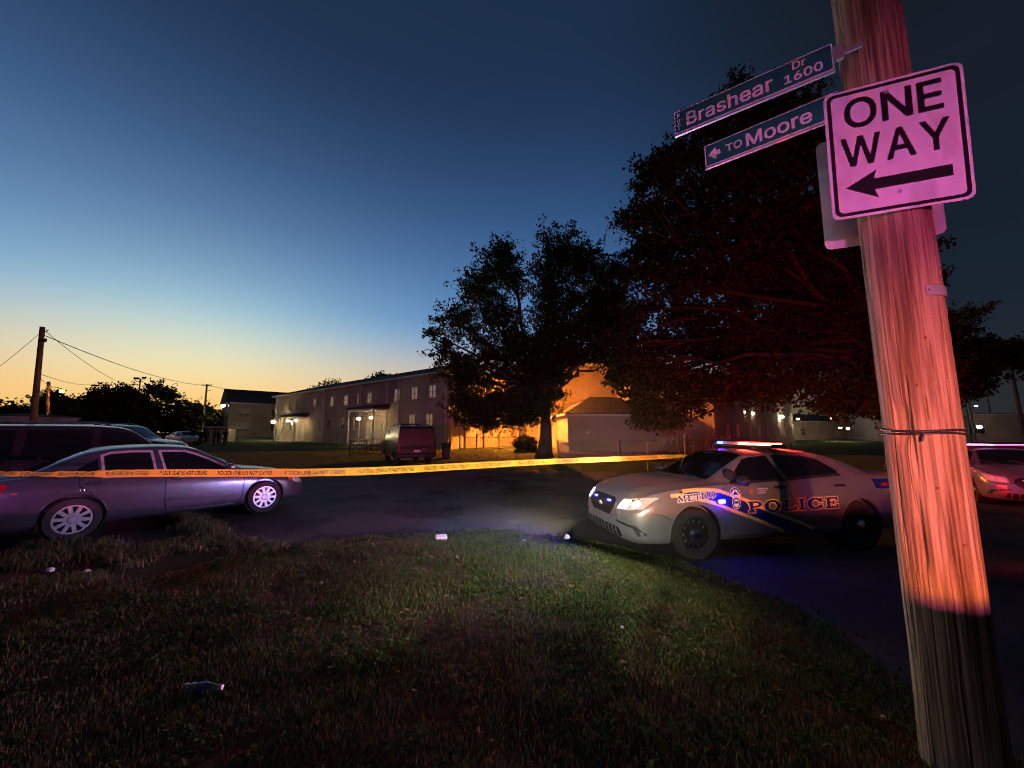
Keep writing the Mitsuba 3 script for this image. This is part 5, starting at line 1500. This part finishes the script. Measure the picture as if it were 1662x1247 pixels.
    m = flat(sg.box(-.34, -.020, .34, .020))
    m.apply_transform(np.array([[0, 0, -1, -.420], [-1, 0, 0, .26], [0, 1, 0, zr + .062], [0, 0, 0, 1.0]]))
    K.add('rear_lens', m, 'm_lens_clear', emit=tag('rear', (1, .1, .1)), under=lb)
    return K


def suv_kit():
    K = Kit()
    sp = dict(W=[(-2.5, .72), (-2.42, .86), (-2.1, .95), (-1.4, .985), (0, .99), (1.4, .985), (1.9, .95), (2.25, .84), (2.42, .64)],
              Ws=[(-2.5, .7), (-2.3, .86), (-1.5, .92), (0, .93), (1.0, .92), (1.6, .89), (2.1, .80), (2.42, .6)],
              Wt=[(-2.5, .6), (-2.3, .72), (-1.8, .73), (-.6, .73), (.2, .73), (.6, .74), (1.1, .78), (1.6, .78), (2.1, .68), (2.42, .52)],
              zb=[(-2.5, .50), (-2.3, .36), (-1.8, .30), (1.8, .30), (2.25, .32), (2.42, .42)],
              zs=[(-2.5, 1.10), (-2.2, 1.20), (-1, 1.20), (.6, 1.17), (1.1, 1.13), (1.8, 1.05), (2.2, .96), (2.42, .86)],
              zt=[(-2.5, 1.16), (-2.42, 1.45), (-2.3, 1.74), (-2.1, 1.83), (-1.5, 1.865), (-.4, 1.875), (.2, 1.845), (.42, 1.79), (.8, 1.50), (1.18, 1.215), (1.5, 1.18), (2.0, 1.10), (2.3, 1.0), (2.42, .90)])
    body = car_body(sp)
    C = Caster(body)
    fd = [(1.0, 1.1), (1.05, .8), (1.0, .45), (-.1, .42), (-.12, 1.15)]
    rd = [(-.12, .42), (-.9, .44), (-1.05, .7), (-1.2, .9), (-1.22, 1.17)]
    K.add('body', cut_body(body, [(1.48, .84, .43), (-1.45, .84, .43)], [(fd, .008), (rd, .008)]), 'm_black_paint', smooth=35)
    for s in 'lr':
        sy = 1 if s == 'l' else -1
        for g in (sg.Polygon([(.92, 1.20), (.42, 1.68), (-.04, 1.745), (-.06, 1.22)]), sg.Polygon([(-.18, 1.225), (-.16, 1.75), (-1.05, 1.75), (-1.1, 1.24)]), sg.Polygon([(-1.22, 1.25), (-1.18, 1.745), (-1.95, 1.71), (-2.2, 1.3)])):
            K.add('side_window', C.patch(g, s, .003), 'm_car_glass', smooth=True)
        for hx in (.0, -1.05):
            y = C.hit(np.array([[hx, 1.08]]), s)[0]
            K.add('door_handle', rbox((.2, .05, .04), .014).apply_transform(xf((hx, sy * (y + .022), 1.08))), 'm_black_plastic')
        K.add('roof_rail', MB().tube([(.1, sy * .66, 1.86), (-.1, sy * .66, 1.915), (-1.8, sy * .66, 1.905), (-1.95, sy * .66, 1.85)], .018, 8).get(), 'm_chrome', smooth=True)
        K.add('mirror', rbox((.16, .22, .19), .05).apply_transform(xf((.78, sy * 1.08, 1.24))), 'm_black_paint', smooth=40)
        K.add('headlight', C.patch(sg.Polygon([(sy * .5, .84), (sy * .5, .96), (sy * .84, 1.0), (sy * .86, .86)]), 'f', .004, .04), 'm_lens_clear', smooth=True)
        K.add('tail_light', C.patch(sg.Polygon([(-2.36, .95), (-2.30, 1.2), (-2.46, 1.3), (-2.48, .95)]), s, .004), 'm_lens_red', smooth=True)
        for wx in (1.48, -1.45):
            K.add('arch_liner', lathe([(.427, -.18), (.427, .18), (.42, .18), (.42, -.18), (.427, -.18)], 36, 'y').apply_transform(xf((wx, sy * .76, .40))), 'm_black_plastic')
            wheel(K, wx, sy * .85, .385, 'alloy', sy)
    K.add('windscreen', C.patch(sg.Polygon([(1.12, -.68), (1.16, 0), (1.12, .68), (.46, .64), (.42, 0), (.46, -.64)]), 't', .003), 'm_car_glass', smooth=True)
    K.add('rear_window', C.patch(sg.box(-.62, 1.28, .62, 1.68), 'b', .004, .05), 'm_car_glass', smooth=True)
    K.add('grille', C.patch(sg.box(-.42, .68, .42, .90), 'f', .004, .05), 'm_chrome', smooth=True)
    K.add('lower_intake', C.patch(sg.box(-.6, .44, .6, .56), 'f', .004, .05), 'm_black_plastic')
    K.add('wiper', MB().tube([(1.17, .3, 1.235), (.98, -.15, 1.36)], .009, 5).tube([(1.15, -.3, 1.235), (.97, -.7, 1.35)], .009, 5).get(), 'm_chrome')
    return K


def pose(o, fwd):
    return frame(o, (fwd[0], fwd[1], 0))


SEDAN = sedan_kit()
ks = thing('parked_sedan', 'silver four door sedan with multi spoke wheels parked at the left, police tape across it', 'car')
SEDAN.place(ks, pose((-6.817, 7.93, .006), (1.67, 2.19)))

PATROL = patrol_kit()
RED, BLUE = np.array([1.0, .045, .03]), np.array([.03, .16, 1.0])
kp = thing('police_car', 'silver grey police sedan with flashing red and blue light bar and lit headlights', 'police car')
DEEP = np.array([.000004, .00005, 1.0])
E1 = {'rear': light(np.array([1.0, .02, .01]) * 6500, 2), 'bar_a': light(np.array([1.0, .0009, .0003]) * 60, .6), 'strip': light(np.array([1.0, .0012, .0005]) * 5800, 6), 'bar_c': light(np.array([.004, .02, 1.0]) * 60, .8), 'head_left': light(np.array([1, .90, .66]) * 1350, 2), 'head_right': light(np.array([1, .90, .66]) * 1350, 2),
      'fender_l': light(np.array([.0005, .0035, 1.0]) * 170, 1.5), 'grille_right': light(DEEP * 10500, 1.5), 'grille_left': light(DEEP * 10500, 1.5)}
MPOL = pose((3.807, 6.778, -.062), (-2.83, -.55))
PATROL.place(kp, MPOL, E1)

kq = thing('police_car', 'second patrol car seen from the front at the right edge behind the wooden pole', 'police car')
PINK = np.array([1.0, .25, .75])
PATROL.place(kq, pose((14.6, 11.7, -.245), (-.62, -.80)), {k: light(PINK * 3, .15) for k in ('bar_a', 'bar_b', 'bar_c')})

SUV = suv_kit()
ka = thing('dark_suv', 'black sport utility vehicle parked behind the silver sedan, nearest of the two', 'car')
SUV.place(ka, pose((-9.6, 9.05, .006), (.62, .78)))
kb = thing('dark_suv', 'black sport utility vehicle farther back with its bonnet showing past the nearer one', 'car')
SUV.place(kb, pose((-19.7, 19.7, .09), (.98, .16)) @ xf(s=1.08))
kc = thing('white_car', 'white car parked far away left of the standing people', 'car')
q = at(300, 712, 44)
SEDAN.place(kc, pose((q[0], q[1], float(gz(q[0], q[1]))), (.9, -.4)), skip=('wiper', 'fuel', 'aerial', 'arch_lip', 'side_moulding', 'handle_recess'))
scene[f'{kc}__body'] = {**scene[f'{kc}__body'], 'bsdf': {'type': 'ref', 'id': 'm_white_paint'}}

# the red van, seen from behind
kv = thing('red_van', 'old dull red van seen from behind beyond the police tape', 'van')
a_ = math.radians(-27)
q = at(676, 755, 19.3)
MV = pose((q[0] + math.sin(a_) * 2.2, q[1] + math.cos(a_) * 2.2, .06), (math.sin(a_), math.cos(a_)))
prof = sg.Polygon([(-2.2, .42), (-2.24, .9), (-2.2, 1.55), (-2.1, 1.93), (-1.9, 2.0), (.9, 2.0), (1.35, 1.9), (1.75, 1.25), (2.2, 1.1), (2.3, .95), (2.3, .42)]).buffer(-.06).buffer(.06)
m = tri(manifold3d.Manifold.extrude(manifold3d.CrossSection([np.array(prof.exterior.coords)[:-1]], manifold3d.FillRule.EvenOdd), 1.9).rotate([90, 0, 0]).translate([0, .95, 0]))
vb = man(m) ^ man(trimesh.convex.convex_hull(np.array([[x, y * (.95 if z < 1.3 else .80), z] for x in (-2.4, 2.4) for y in (-1, 1) for z in (.3, 1.25, 2.1)])))
for wx in (-1.35, 1.45):
    for s_ in (1, -1):
        vb = vb - manifold3d.Manifold.cylinder(.4, .4, .4, 32).rotate([90, 0, 0]).translate([wx, s_ * .95 + .2, .34])
part(kv, 'body', tri(vb), 'm_black_paint', M=MV, smooth=25)
VC = Caster(tri(vb))
part(kv, 'rear_door', VC.patch(rrect(1.62, 1.16, .16, 0, 1.24), 'b', .025, .2), 'm_red_paint', M=MV, smooth=True, label='flat dull red rear door panel with rounded corners')
part(kv, 'door_seal', VC.patch(rrect(1.7, 1.24, .18, 0, 1.24), 'b', .008, .2), 'm_black_plastic', M=MV)
hk = part(kv, 'bumper', MB().box((-2.28, 0, .52), (.16, 1.86, .17), bev=.03).get(), 'm_black_plastic', M=MV)
part(kv, 'number_plate', VC.patch(sg.box(-.16, .69, .16, .80), 'b', .04), 'm_white_paint', M=MV)
part(kv, 'door_handle', MB().box((-2.29, -.35, .86), (.05, .2, .05), bev=.01).get(), 'm_chrome', M=MV)
for s_ in (1, -1):
    part(kv, 'tail_light', MB().box((-2.22, s_ * .87, .82), (.08, .1, .24), bev=.01).get(), 'm_lens_red', M=MV)
    part(kv, 'side_window', VC.patch(rrect(.9, .5, .06, 1.0, 1.55).intersection(sg.Polygon([(.4, 1.2), (.4, 1.85), (1.1, 1.85), (1.55, 1.3), (1.5, 1.2)])), 'l' if s_ > 0 else 'r', .004, .2), 'm_car_glass', M=MV)
    for wx in (-1.35, 1.45):
        wk = part(kv, 'wheel', lathe([(.2, -.1), (.33, -.1), (.35, -.06), (.35, .06), (.33, .1), (.2, .1), (.2, -.1)], 28, 'y').apply_transform(xf((wx, s_ * .80, .35))), 'm_tyre', M=MV, smooth=35)
        part(wk, 'rim', lathe([(0, -.05), (.205, -.05), (.205, .06), (0, .06)], 20, 'y').apply_transform(xf((wx, s_ * .80, .35))), 'm_dark_steel', M=MV)
part(kv, 'roof_rack', MB().tube([(-1.8, .7, 2.06), (.8, .7, 2.06)], .02, 6).tube([(-1.8, -.7, 2.06), (.8, -.7, 2.06)], .02, 6).tube([(-1.5, -.7, 2.0), (-1.5, -.7, 2.08), (-1.5, .7, 2.08), (-1.5, .7, 2.0)], .02, 6).tube([(.4, -.7, 2.0), (.4, -.7, 2.08), (.4, .7, 2.08), (.4, .7, 2.0)], .02, 6).get(), 'm_dark_steel', M=MV)
kp_ = thing('plank_stack', 'two pale boards lying on the ground behind the red van', 'boards')
q2 = at(660, 757, 18.2)
for i in range(2):
    part(kp_, 'board', rbox((1.5 - .2 * i, .2, .05), .008).apply_transform(xf((q2[0] + .05 * i, q2[1] + .12 * i, .09 + .055 * i), .12 + .1 * i)), 'm_far_wood')


# ---------------------------------------------------------------- people
def body_mesh(J, bones, size=.035):
    """One continuous surface hulled over the joints, refined and smoothed."""
    out = manifold3d.Manifold()
    for a, b in bones:
        pts = []
        for j in (a, b):
            s = trimesh.creation.icosphere(2, J[j][1])
            pts.append(s.vertices + np.array(J[j][0]))
        out = out + man(trimesh.convex.convex_hull(np.vstack(pts)))
    m = tri(out.refine_to_length(size))
    m.merge_vertices()
    trimesh.smoothing.filter_taubin(m, iterations=8)
    return m


def person(label, pos, yaw, stance=0.0, arms='down', h=1.76, top='m_cloth_dark', legs='m_cloth_navy'):
    k = thing('person', label, 'person')
    s = h / 1.76
    J = {'head': ((0.02, 0, 1.645), .095), 'chin': ((.045, 0, 1.575), .06), 'neck': ((0, 0, 1.49), .058), 'chest': ((0, 0, 1.33), .135), 'bel': ((0, 0, 1.12), .125), 'hip': ((0, 0, .96), .135),
         'nose': ((.115, 0, 1.63), .016)}
    for sd, y in (('l', 1), ('r', -1)):
        sw = stance * y
        J[f'sh{sd}'] = ((0, y * .185, 1.415), .068)
        if arms == 'down':
            J[f'el{sd}'] = ((-.02 + .06 * sw, y * .245, 1.13), .047)
            J[f'wr{sd}'] = ((.06 + .1 * sw, y * .25, .90), .034)
            J[f'hd{sd}'] = ((.085 + .1 * sw, y * .245, .82), .032)
        elif arms == 'phone' and sd == 'r':
            J[f'el{sd}'] = ((.06, y * .24, 1.17), .047)
            J[f'wr{sd}'] = ((.27, y * .14, 1.32), .034)
            J[f'hd{sd}'] = ((.33, y * .12, 1.38), .032)
        else:
            J[f'el{sd}'] = ((-.03, y * .27, 1.15), .047)
            J[f'wr{sd}'] = ((.13, y * .12, 1.08), .034)
            J[f'hd{sd}'] = ((.16, y * .05, 1.09), .032)
        J[f'hp{sd}'] = ((0, y * .09, .92), .095)
        J[f'kn{sd}'] = ((.03 + .14 * sw, y * .11, .50), .062)
        J[f'an{sd}'] = ((-.02 + .2 * sw, y * .12, .09), .045)
        J[f'to{sd}'] = ((.15 + .2 * sw, y * .14, .035), .036)
        J[f'he{sd}'] = ((-.06 + .2 * sw, y * .12, .04), .04)
        for f in range(4):
            c = J[f'hd{sd}'][0]
            J[f'f{f}{sd}'] = ((c[0] + .012 * (f - 1.5) + .01, c[1], c[2] - .085 + .006 * abs(f - 1.3)), .009)
            J[f'k{f}{sd}'] = ((c[0] + .016 * (f - 1.5), c[1], c[2] - .03), .011)
        J[f'th{sd}'] = ((J[f'hd{sd}'][0][0] + .045, J[f'hd{sd}'][0][1] - y * .01, J[f'hd{sd}'][0][2] - .04), .010)
    bones = [('head', 'chin'), ('head', 'nose'), ('chin', 'neck'), ('neck', 'chest')] + [(a + sd, b + sd) for sd in 'lr' for a, b in (('sh', 'el'), ('el', 'wr'), ('wr', 'hd'), ('hp', 'kn'), ('kn', 'an'), ('an', 'to'), ('an', 'he'), ('he', 'to'), ('hd', 'th'))]
    bones += [('chest', 'shl'), ('chest', 'shr'), ('chest', 'bel'), ('bel', 'hip'), ('hip', 'hpl'), ('hip', 'hpr')]
    bones += [(f'k{f}{sd}', f'f{f}{sd}') for sd in 'lr' for f in range(4)] + [('hd' + sd, f'k{f}{sd}') for sd in 'lr' for f in range(4)]
    M = xf(pos, yaw, s=s)
    part(k, 'body', body_mesh(J, bones), 'm_skin', M=M, smooth=True)
    fat = lambda names, g: {n: (J[n][0], J[n][1] + g) for n in names}
    sh = fat(['chest', 'bel', 'hip', 'neck'] + [a + b for a in ('sh', 'el', 'wr') for b in 'lr'], .016)
    sh['neck'] = ((0, 0, 1.45), .07)
    part(k, 'jacket', body_mesh(sh, [('neck', 'chest'), ('chest', 'bel'), ('bel', 'hip')] + [(a + sd, b + sd) for sd in 'lr' for a, b in (('sh', 'el'), ('el', 'wr'))] + [('chest', 'shl'), ('chest', 'shr')]), top, M=M, smooth=True)
    tr = fat(['hip'] + [a + b for a in ('hp', 'kn', 'an') for b in 'lr'], .018)
    part(k, 'trousers', body_mesh(tr, [('hip', 'hpl'), ('hip', 'hpr')] + [(a + sd, b + sd) for sd in 'lr' for a, b in (('hp', 'kn'), ('kn', 'an'))]), legs, M=M, smooth=True)
    hh = trimesh.creation.icosphere(3, 1)
    hh.apply_transform(np.diag([.105, .1, .1, 1]))
    hh.apply_translation([-.012, 0, 1.68])
    part(k, 'hair', hh, 'm_hair', M=M, smooth=True)
    for sd in 'lr':
        part(k, 'shoe', body_mesh({'a': (J['he' + sd][0], .05), 'b': (J['to' + sd][0], .045)}, [('a', 'b')]), 'm_black_plastic', M=M, smooth=True)
    return k


for px, Y, yaw, st, ar, top, leg, lab in [(312, 44, -1.4, .5, 'down', 'm_cloth_dark', 'm_cloth_dark', 'leftmost standing person, in dark clothes beside the white car'),
                                           (325, 43, -1.2, -.3, 'fold', 'm_cloth_navy', 'm_cloth_dark', 'second standing person from the left, arms folded'),
                                           (333, 44.5, 1.9, .2, 'down', 'm_cloth_dark', 'm_cloth_navy', 'third standing person from the left, half hidden in the group'),
                                           (347, 44, -2.2, .4, 'fold', 'm_cloth_grey', 'm_cloth_dark', 'person standing before the pale booth, left one of two'),
                                           (353, 45, .9, .2, 'down', 'm_cloth_dark', 'm_cloth_dark', 'person standing before the pale booth, right one of two'),
                                           (365, 43, 2.8, .3, 'phone', 'm_cloth_dark', 'm_cloth_navy', 'rightmost standing person, holding up a phone')]:
    q = at(px, 720, Y)
    person(lab, (q[0], q[1], float(gz(q[0], q[1]))), yaw, st, ar, 1.70 + .12 * ((px * 7) % 5) / 5, top, leg)

# ---------------------------------------------------------------- police tape
ctrl = [(-8.6, 5.3, 1.28), (-6.0, 4.45, 1.25), (-4.5, 3.98, 1.285), (-3.2, 3.72, 1.322), (-2.2, 3.62, 1.333), (-1.6, 3.68, 1.336), (-1.16, 3.86, 1.337), (-.73, 4.16, 1.336), (.58, 5.3, 1.315), (1.64, 6.06, 1.298), (2.6, 6.83, 1.28), (3.38, 7.50, 1.262)]
from scipy.interpolate import CubicSpline
ctrl = np.array(ctrl)
tt = np.r_[0, np.cumsum(np.linalg.norm(np.diff(ctrl, axis=0), axis=1))]
cs_ = CubicSpline(tt, ctrl)
TAPE_L, TAPE_W = tt[-1], .071


def tape_pt(s, v, off=0.0):
    """Position at run s (m) and height v (-1..1 of the half width), moved off the face."""
    s = np.asarray(s, float)
    p, d = cs_(s), cs_(s, 1)
    d /= np.linalg.norm(d, axis=-1, keepdims=True)
    tw = .10 * np.sin(s * 1.7) + 1.0 * np.exp(-((s - 2.6) / 2.4) ** 4) + 1.1 * np.clip((s - (TAPE_L - 2.0)) / 2.0, 0, 1) ** 1.5 + .5 * np.exp(-((s - (TAPE_L - 3.3)) / .35) ** 2)
    side = np.cross(np.array([0, 0, 1.0]), d)
    side /= np.linalg.norm(side, axis=-1, keepdims=True)
    up = np.array([0, 0, 1.0]) * np.cos(tw)[..., None] + side * np.sin(tw)[..., None]
    nrm = np.cross(d, up)
    wv = .006 * np.sin(s * 9 + 1.3) * np.asarray(v) + .004 * np.sin(s * 23) + .004 * np.sin(s * 61 + 3 * np.asarray(v)) * np.sin(s * 3.1)
    return p + up * (np.asarray(v) * TAPE_W / 2)[..., None] + nrm * (off + wv)[..., None]


ns, nv = 420, 5
S, Vv = np.meshgrid(np.linspace(0, TAPE_L, ns), np.linspace(-1, 1, nv), indexing='ij')
P = tape_pt(S, Vv).reshape(-1, 3)
i, j = np.meshgrid(np.arange(ns - 1), np.arange(nv - 1), indexing='ij')
k0 = (i * nv + j).ravel()
kt = thing('police_tape', 'yellow police line tape stretched across the street from left edge to police car', 'tape')
part(kt, 'ribbon', trimesh.Trimesh(P, np.vstack([np.c_[k0, k0 + nv, k0 + nv + 1], np.c_[k0, k0 + nv + 1, k0 + 1]]), process=False), 'm_tape', smooth=True)
tp = affinity.scale(text_poly('POLICE LINE DO NOT CROSS', .030, True), .9, 1.15, origin=(0, 0))
tm = flat(tp)
w_ = tp.bounds[2]
for s0 in np.arange(.35, TAPE_L - w_ - .1, .64):
    q = tm.vertices
    V_ = tape_pt(s0 + q[:, 0], (q[:, 1] - .017) / (TAPE_W / 2), .0012)
    part(kt, 'lettering', trimesh.Trimesh(V_, tm.faces, process=False), 'm_print_black')
q = cs_(0)
st_ = thing('wooden_stake', 'wooden stake holding the police tape beyond the left edge', 'stake')
part(st_, 'post', MB().box((q[0], q[1], .68), (.05, .05, 1.45), bev=.006).get(), 'm_far_wood')

# ---------------------------------------------------------------- litter
def on_ground(px, py, dz=0.0):
    g = gpx(px, py)
    inside = shapely.contains_xy(LAWN, g[0], g[1])
    for _ in range(4):
        z = float(lawn_z(g[0], g[1])) if shapely.contains_xy(LAWN, g[0], g[1]) else float(gz(g[0], g[1]))
        r = CR * (px - 831) / FPX + CU * (623.5 - py) / FPX + CF
        g = (r * ((z - CAM_H) / r[2]))[:2]
    return np.array([g[0], g[1], z + dz])


def crumple(size, seed):
    m = trimesh.creation.icosphere(3, 1)
    n = meshkit.fbm(m.vertices * 1.8 + seed, 3, seed)
    m.vertices *= (.55 + .9 * n)[:, None] * np.array(size)
    return m


q = on_ground(716, 879, .05)
k = thing('foam_box', 'white foam takeout box lying on the far edge of the lawn', 'box')
part(k, 'base', trimesh.convex.convex_hull(np.array([[x * (.065 if z < 0 else .085), y * (.055 if z < 0 else .075), z] for x in (-1, 1) for y in (-1, 1) for z in (-.025, .012)])), 'm_foam', M=xf(q, .25, .06))
part(k, 'lid', trimesh.convex.convex_hull(np.array([[x * (.085 if z < .03 else .07), y * (.075 if z < .03 else .06), z] for x in (-1, 1) for y in (-1, 1) for z in (.014, .035)])), 'm_foam', M=xf(q, .25, .10))
q = on_ground(919, 878, .035)
k = thing('crushed_cup', 'crushed white cup on the lawn edge before the police car', 'cup')
part(k, 'wall', lathe([(.028, -.045), (.042, .05), (.039, .05), (.025, -.042)], 20).apply_transform(xf((0, 0, 0), 0, .35, .5)), 'm_foam', M=xf(q))
part(k, 'base', lathe([(0, -.045), (.028, -.045), (.028, -.04), (0, -.04)], 16).apply_transform(xf((0, 0, 0), 0, .35, .5)), 'm_foam', M=xf(q))
for px, py, s, mt, lab in [(851, 880, .03, 'm_paper', 'small crumpled paper on the far edge of the lawn left of the cup'), (81, 929, .045, 'm_foam', 'white paper scrap left of two in the weeds behind the sedan'), (140, 931, .04, 'm_paper', 'pale scrap right of two in the weeds behind the sedan'), (1010, 1021, .018, 'm_foam', 'tiny white scrap in the middle of the lawn'), (1434, 1167, .016, 'm_paper', 'small pale scrap on the ground near the foot of the wooden pole'),
                           (521, 949, .02, 'm_paper', 'brownish scrap on the left of the lawn'), (742, 905, .016, 'm_foam', 'tiny scrap below the foam box')]:
    tagk = thing('paper_scrap', lab, 'litter')
    put(tagk, crumple((s, s * .8, s * .7), px), mt, M=xf(on_ground(px, py, s * .5), px), smooth=True, label=lab, cat='litter')
k = thing('torn_wrapper', 'thin torn wrapper between the two scraps in the weeds', 'litter')
q = on_ground(118, 942, .02)
V_ = np.array([[x, .022 * math.sin(x * 20 + y * 9), .02 * math.sin(x * 33) + .012 + y * .0] + np.array([0, y, 0]) * 1.0 for x in np.linspace(-.17, .17, 16) for y in (-.018, .018)])
F_ = np.array([f for i in range(15) for f in ([2 * i, 2 * i + 2, 2 * i + 3], [2 * i, 2 * i + 3, 2 * i + 1])])
put(k, trimesh.Trimesh(V_, F_, process=False), 'm_lens_red', M=xf(q, .7), label='thin torn red wrapper between the two scraps in the weeds', cat='litter')
k = thing('plastic_bottle', 'clear plastic bottle with a blue label lying in the dark foreground grass', 'bottle')
q = on_ground(326, 1131, .045)
MBt = xf(q, .05, 0, PI / 2 - .04)
part(k, 'bottle', lathe([(0, -.105), (.026, -.105), (.032, -.098), (.032, -.03), (.029, -.02), (.032, -.01), (.032, .03), (.022, .07), (.0125, .085), (.0125, .105), (0, .105)], 28), 'm_clear_plastic', M=MBt, smooth=40)
part(k, 'label', lathe([(.0325, -.025), (.0335, -.025), (.0335, .025), (.0325, .025)], 28), 'm_label_blue', M=MBt)
part(k, 'cap', lathe([(0, .122), (.014, .122), (.015, .106), (.0, .106)], 18), 'm_foam', M=MBt)

# ---------------------------------------------------------------- vehicles behind the photographer, whose lamps light the pole, the tape and the lawn
kr = thing('police_car', 'patrol car standing behind the photographer with its light bar flashing', 'police car')
PATROL.place(kr, pose((-2.2, -7.3, .0), (.12, 1)), {})
Mk = pose((-2.2, -7.3, .0), (.12, 1))
for nm, y, w, e in (('red_panel', -.275, .34, light(np.array([1, .10, .06]) * 26000, 4)), ('blue_panel', .26, .66, light(np.array([.06, .10, 1.0]) * 7600, 3))):
    m = flat(sg.box(-w / 2, -.027, w / 2, .027))
    m.apply_transform(np.array([[0, 0, 1, -.187], [1, 0, 0, y], [0, 1, 0, 1.572], [0, 0, 0, 1.0]]))
    part(kr, nm, m, 'm_lamp', M=Mk, emit=e)
part(kr, 'visor', MB().box((-.10, 0, 1.607), (.17, 1.26, .008)).get(), 'm_black_plastic', M=Mk)
src, aim = np.array([-2.45, -6.45, 1.90]), np.array([.75, 6.0, .95])
kl = thing('spotlight', 'roof spotlight of the patrol car behind the photographer', 'lamp')
ML = frame(src, aim - src)
part(kl, 'housing', lathe([(0, -.16), (.05, -.15), (.105, -.04), (.115, .75), (.108, .75), (.098, -.03), (.045, -.13), (0, -.14)], 24).apply_transform(xf((0, 0, 0), 0, 0, 0, 1) @ trimesh.transformations.rotation_matrix(PI / 2, [0, 1, 0])), 'm_black_plastic', M=ML, smooth=40)
part(kl, 'bracket', tube([(-.05, 0, -.08), (-.05, 0, -.62)], .015, 6), 'm_black_plastic', M=ML)
m = flat(sg.Point(0, 0).buffer(.07, 10))
m.apply_transform(trimesh.transformations.rotation_matrix(PI / 2, [0, 1, 0]))
part(kl, 'lamp', m, 'm_lamp', M=ML, emit=light(np.array([1, .91, .68]) * 48000, 5))

kd = thing('hedge', 'low clipped hedge behind the photographer', 'hedge')
hb = MB()
for i in range(28):
    x = -6.2 + 14.4 * i / 27
    hb.box((x, -2.6 + .05 * math.sin(i * 1.7), .575 + .02 * math.sin(i * 2.3)), (.60, .62, 1.17 + .03 * math.sin(i * 3.1)), .04 * math.sin(i))
part(kd, 'branches', hb.get(), 'm_bark', kind='stuff')
m, col, cc = leafmass([(np.array([x, -2.6, .62]), (.42, .40, .58 + .05 * math.sin(x * 2.9) + .04 * math.sin(x * 7.3))) for x in np.arange(-6.2, 8.3, .3)], 14000, .05, LEAF_A, 91, shell=.8, cl=14, cr=.07)
part(kd, 'foliage', m, 'm_leaf', color=col, kind='stuff')
kf = thing('work_floodlight', 'hooded amber floodlight on a tripod behind the photographer', 'lamp')
MF = frame((-2.0, -6.0, 1.42), (4.25, 8.1, 0))
part(kf, 'lamp', flat(sg.box(-.03, -.05, .03, .05)).apply_transform(trimesh.transformations.rotation_matrix(PI / 2, [0, 1, 0])), 'm_lamp', M=MF, emit=light(np.array([1.0, .32, .045]) * 74000, 5))
part(kf, 'hood', MB().box((.22, 0, .047), (.54, .44, .008)).box((-.03, 0, 0), (.02, .44, .16)).box((.22, .112, 0), (.54, .012, .084)).box((.22, -.112, 0), (.54, .012, .084)).get(), 'm_iron', M=MF)
for q in range(3):
    a = 2 * PI * q / 3
    part(kf, 'leg', tube([(-2.0, -6.0, 1.33), (-2.0 + .55 * math.cos(a), -6.0 + .55 * math.sin(a), .1)], .018, 6), 'm_iron')
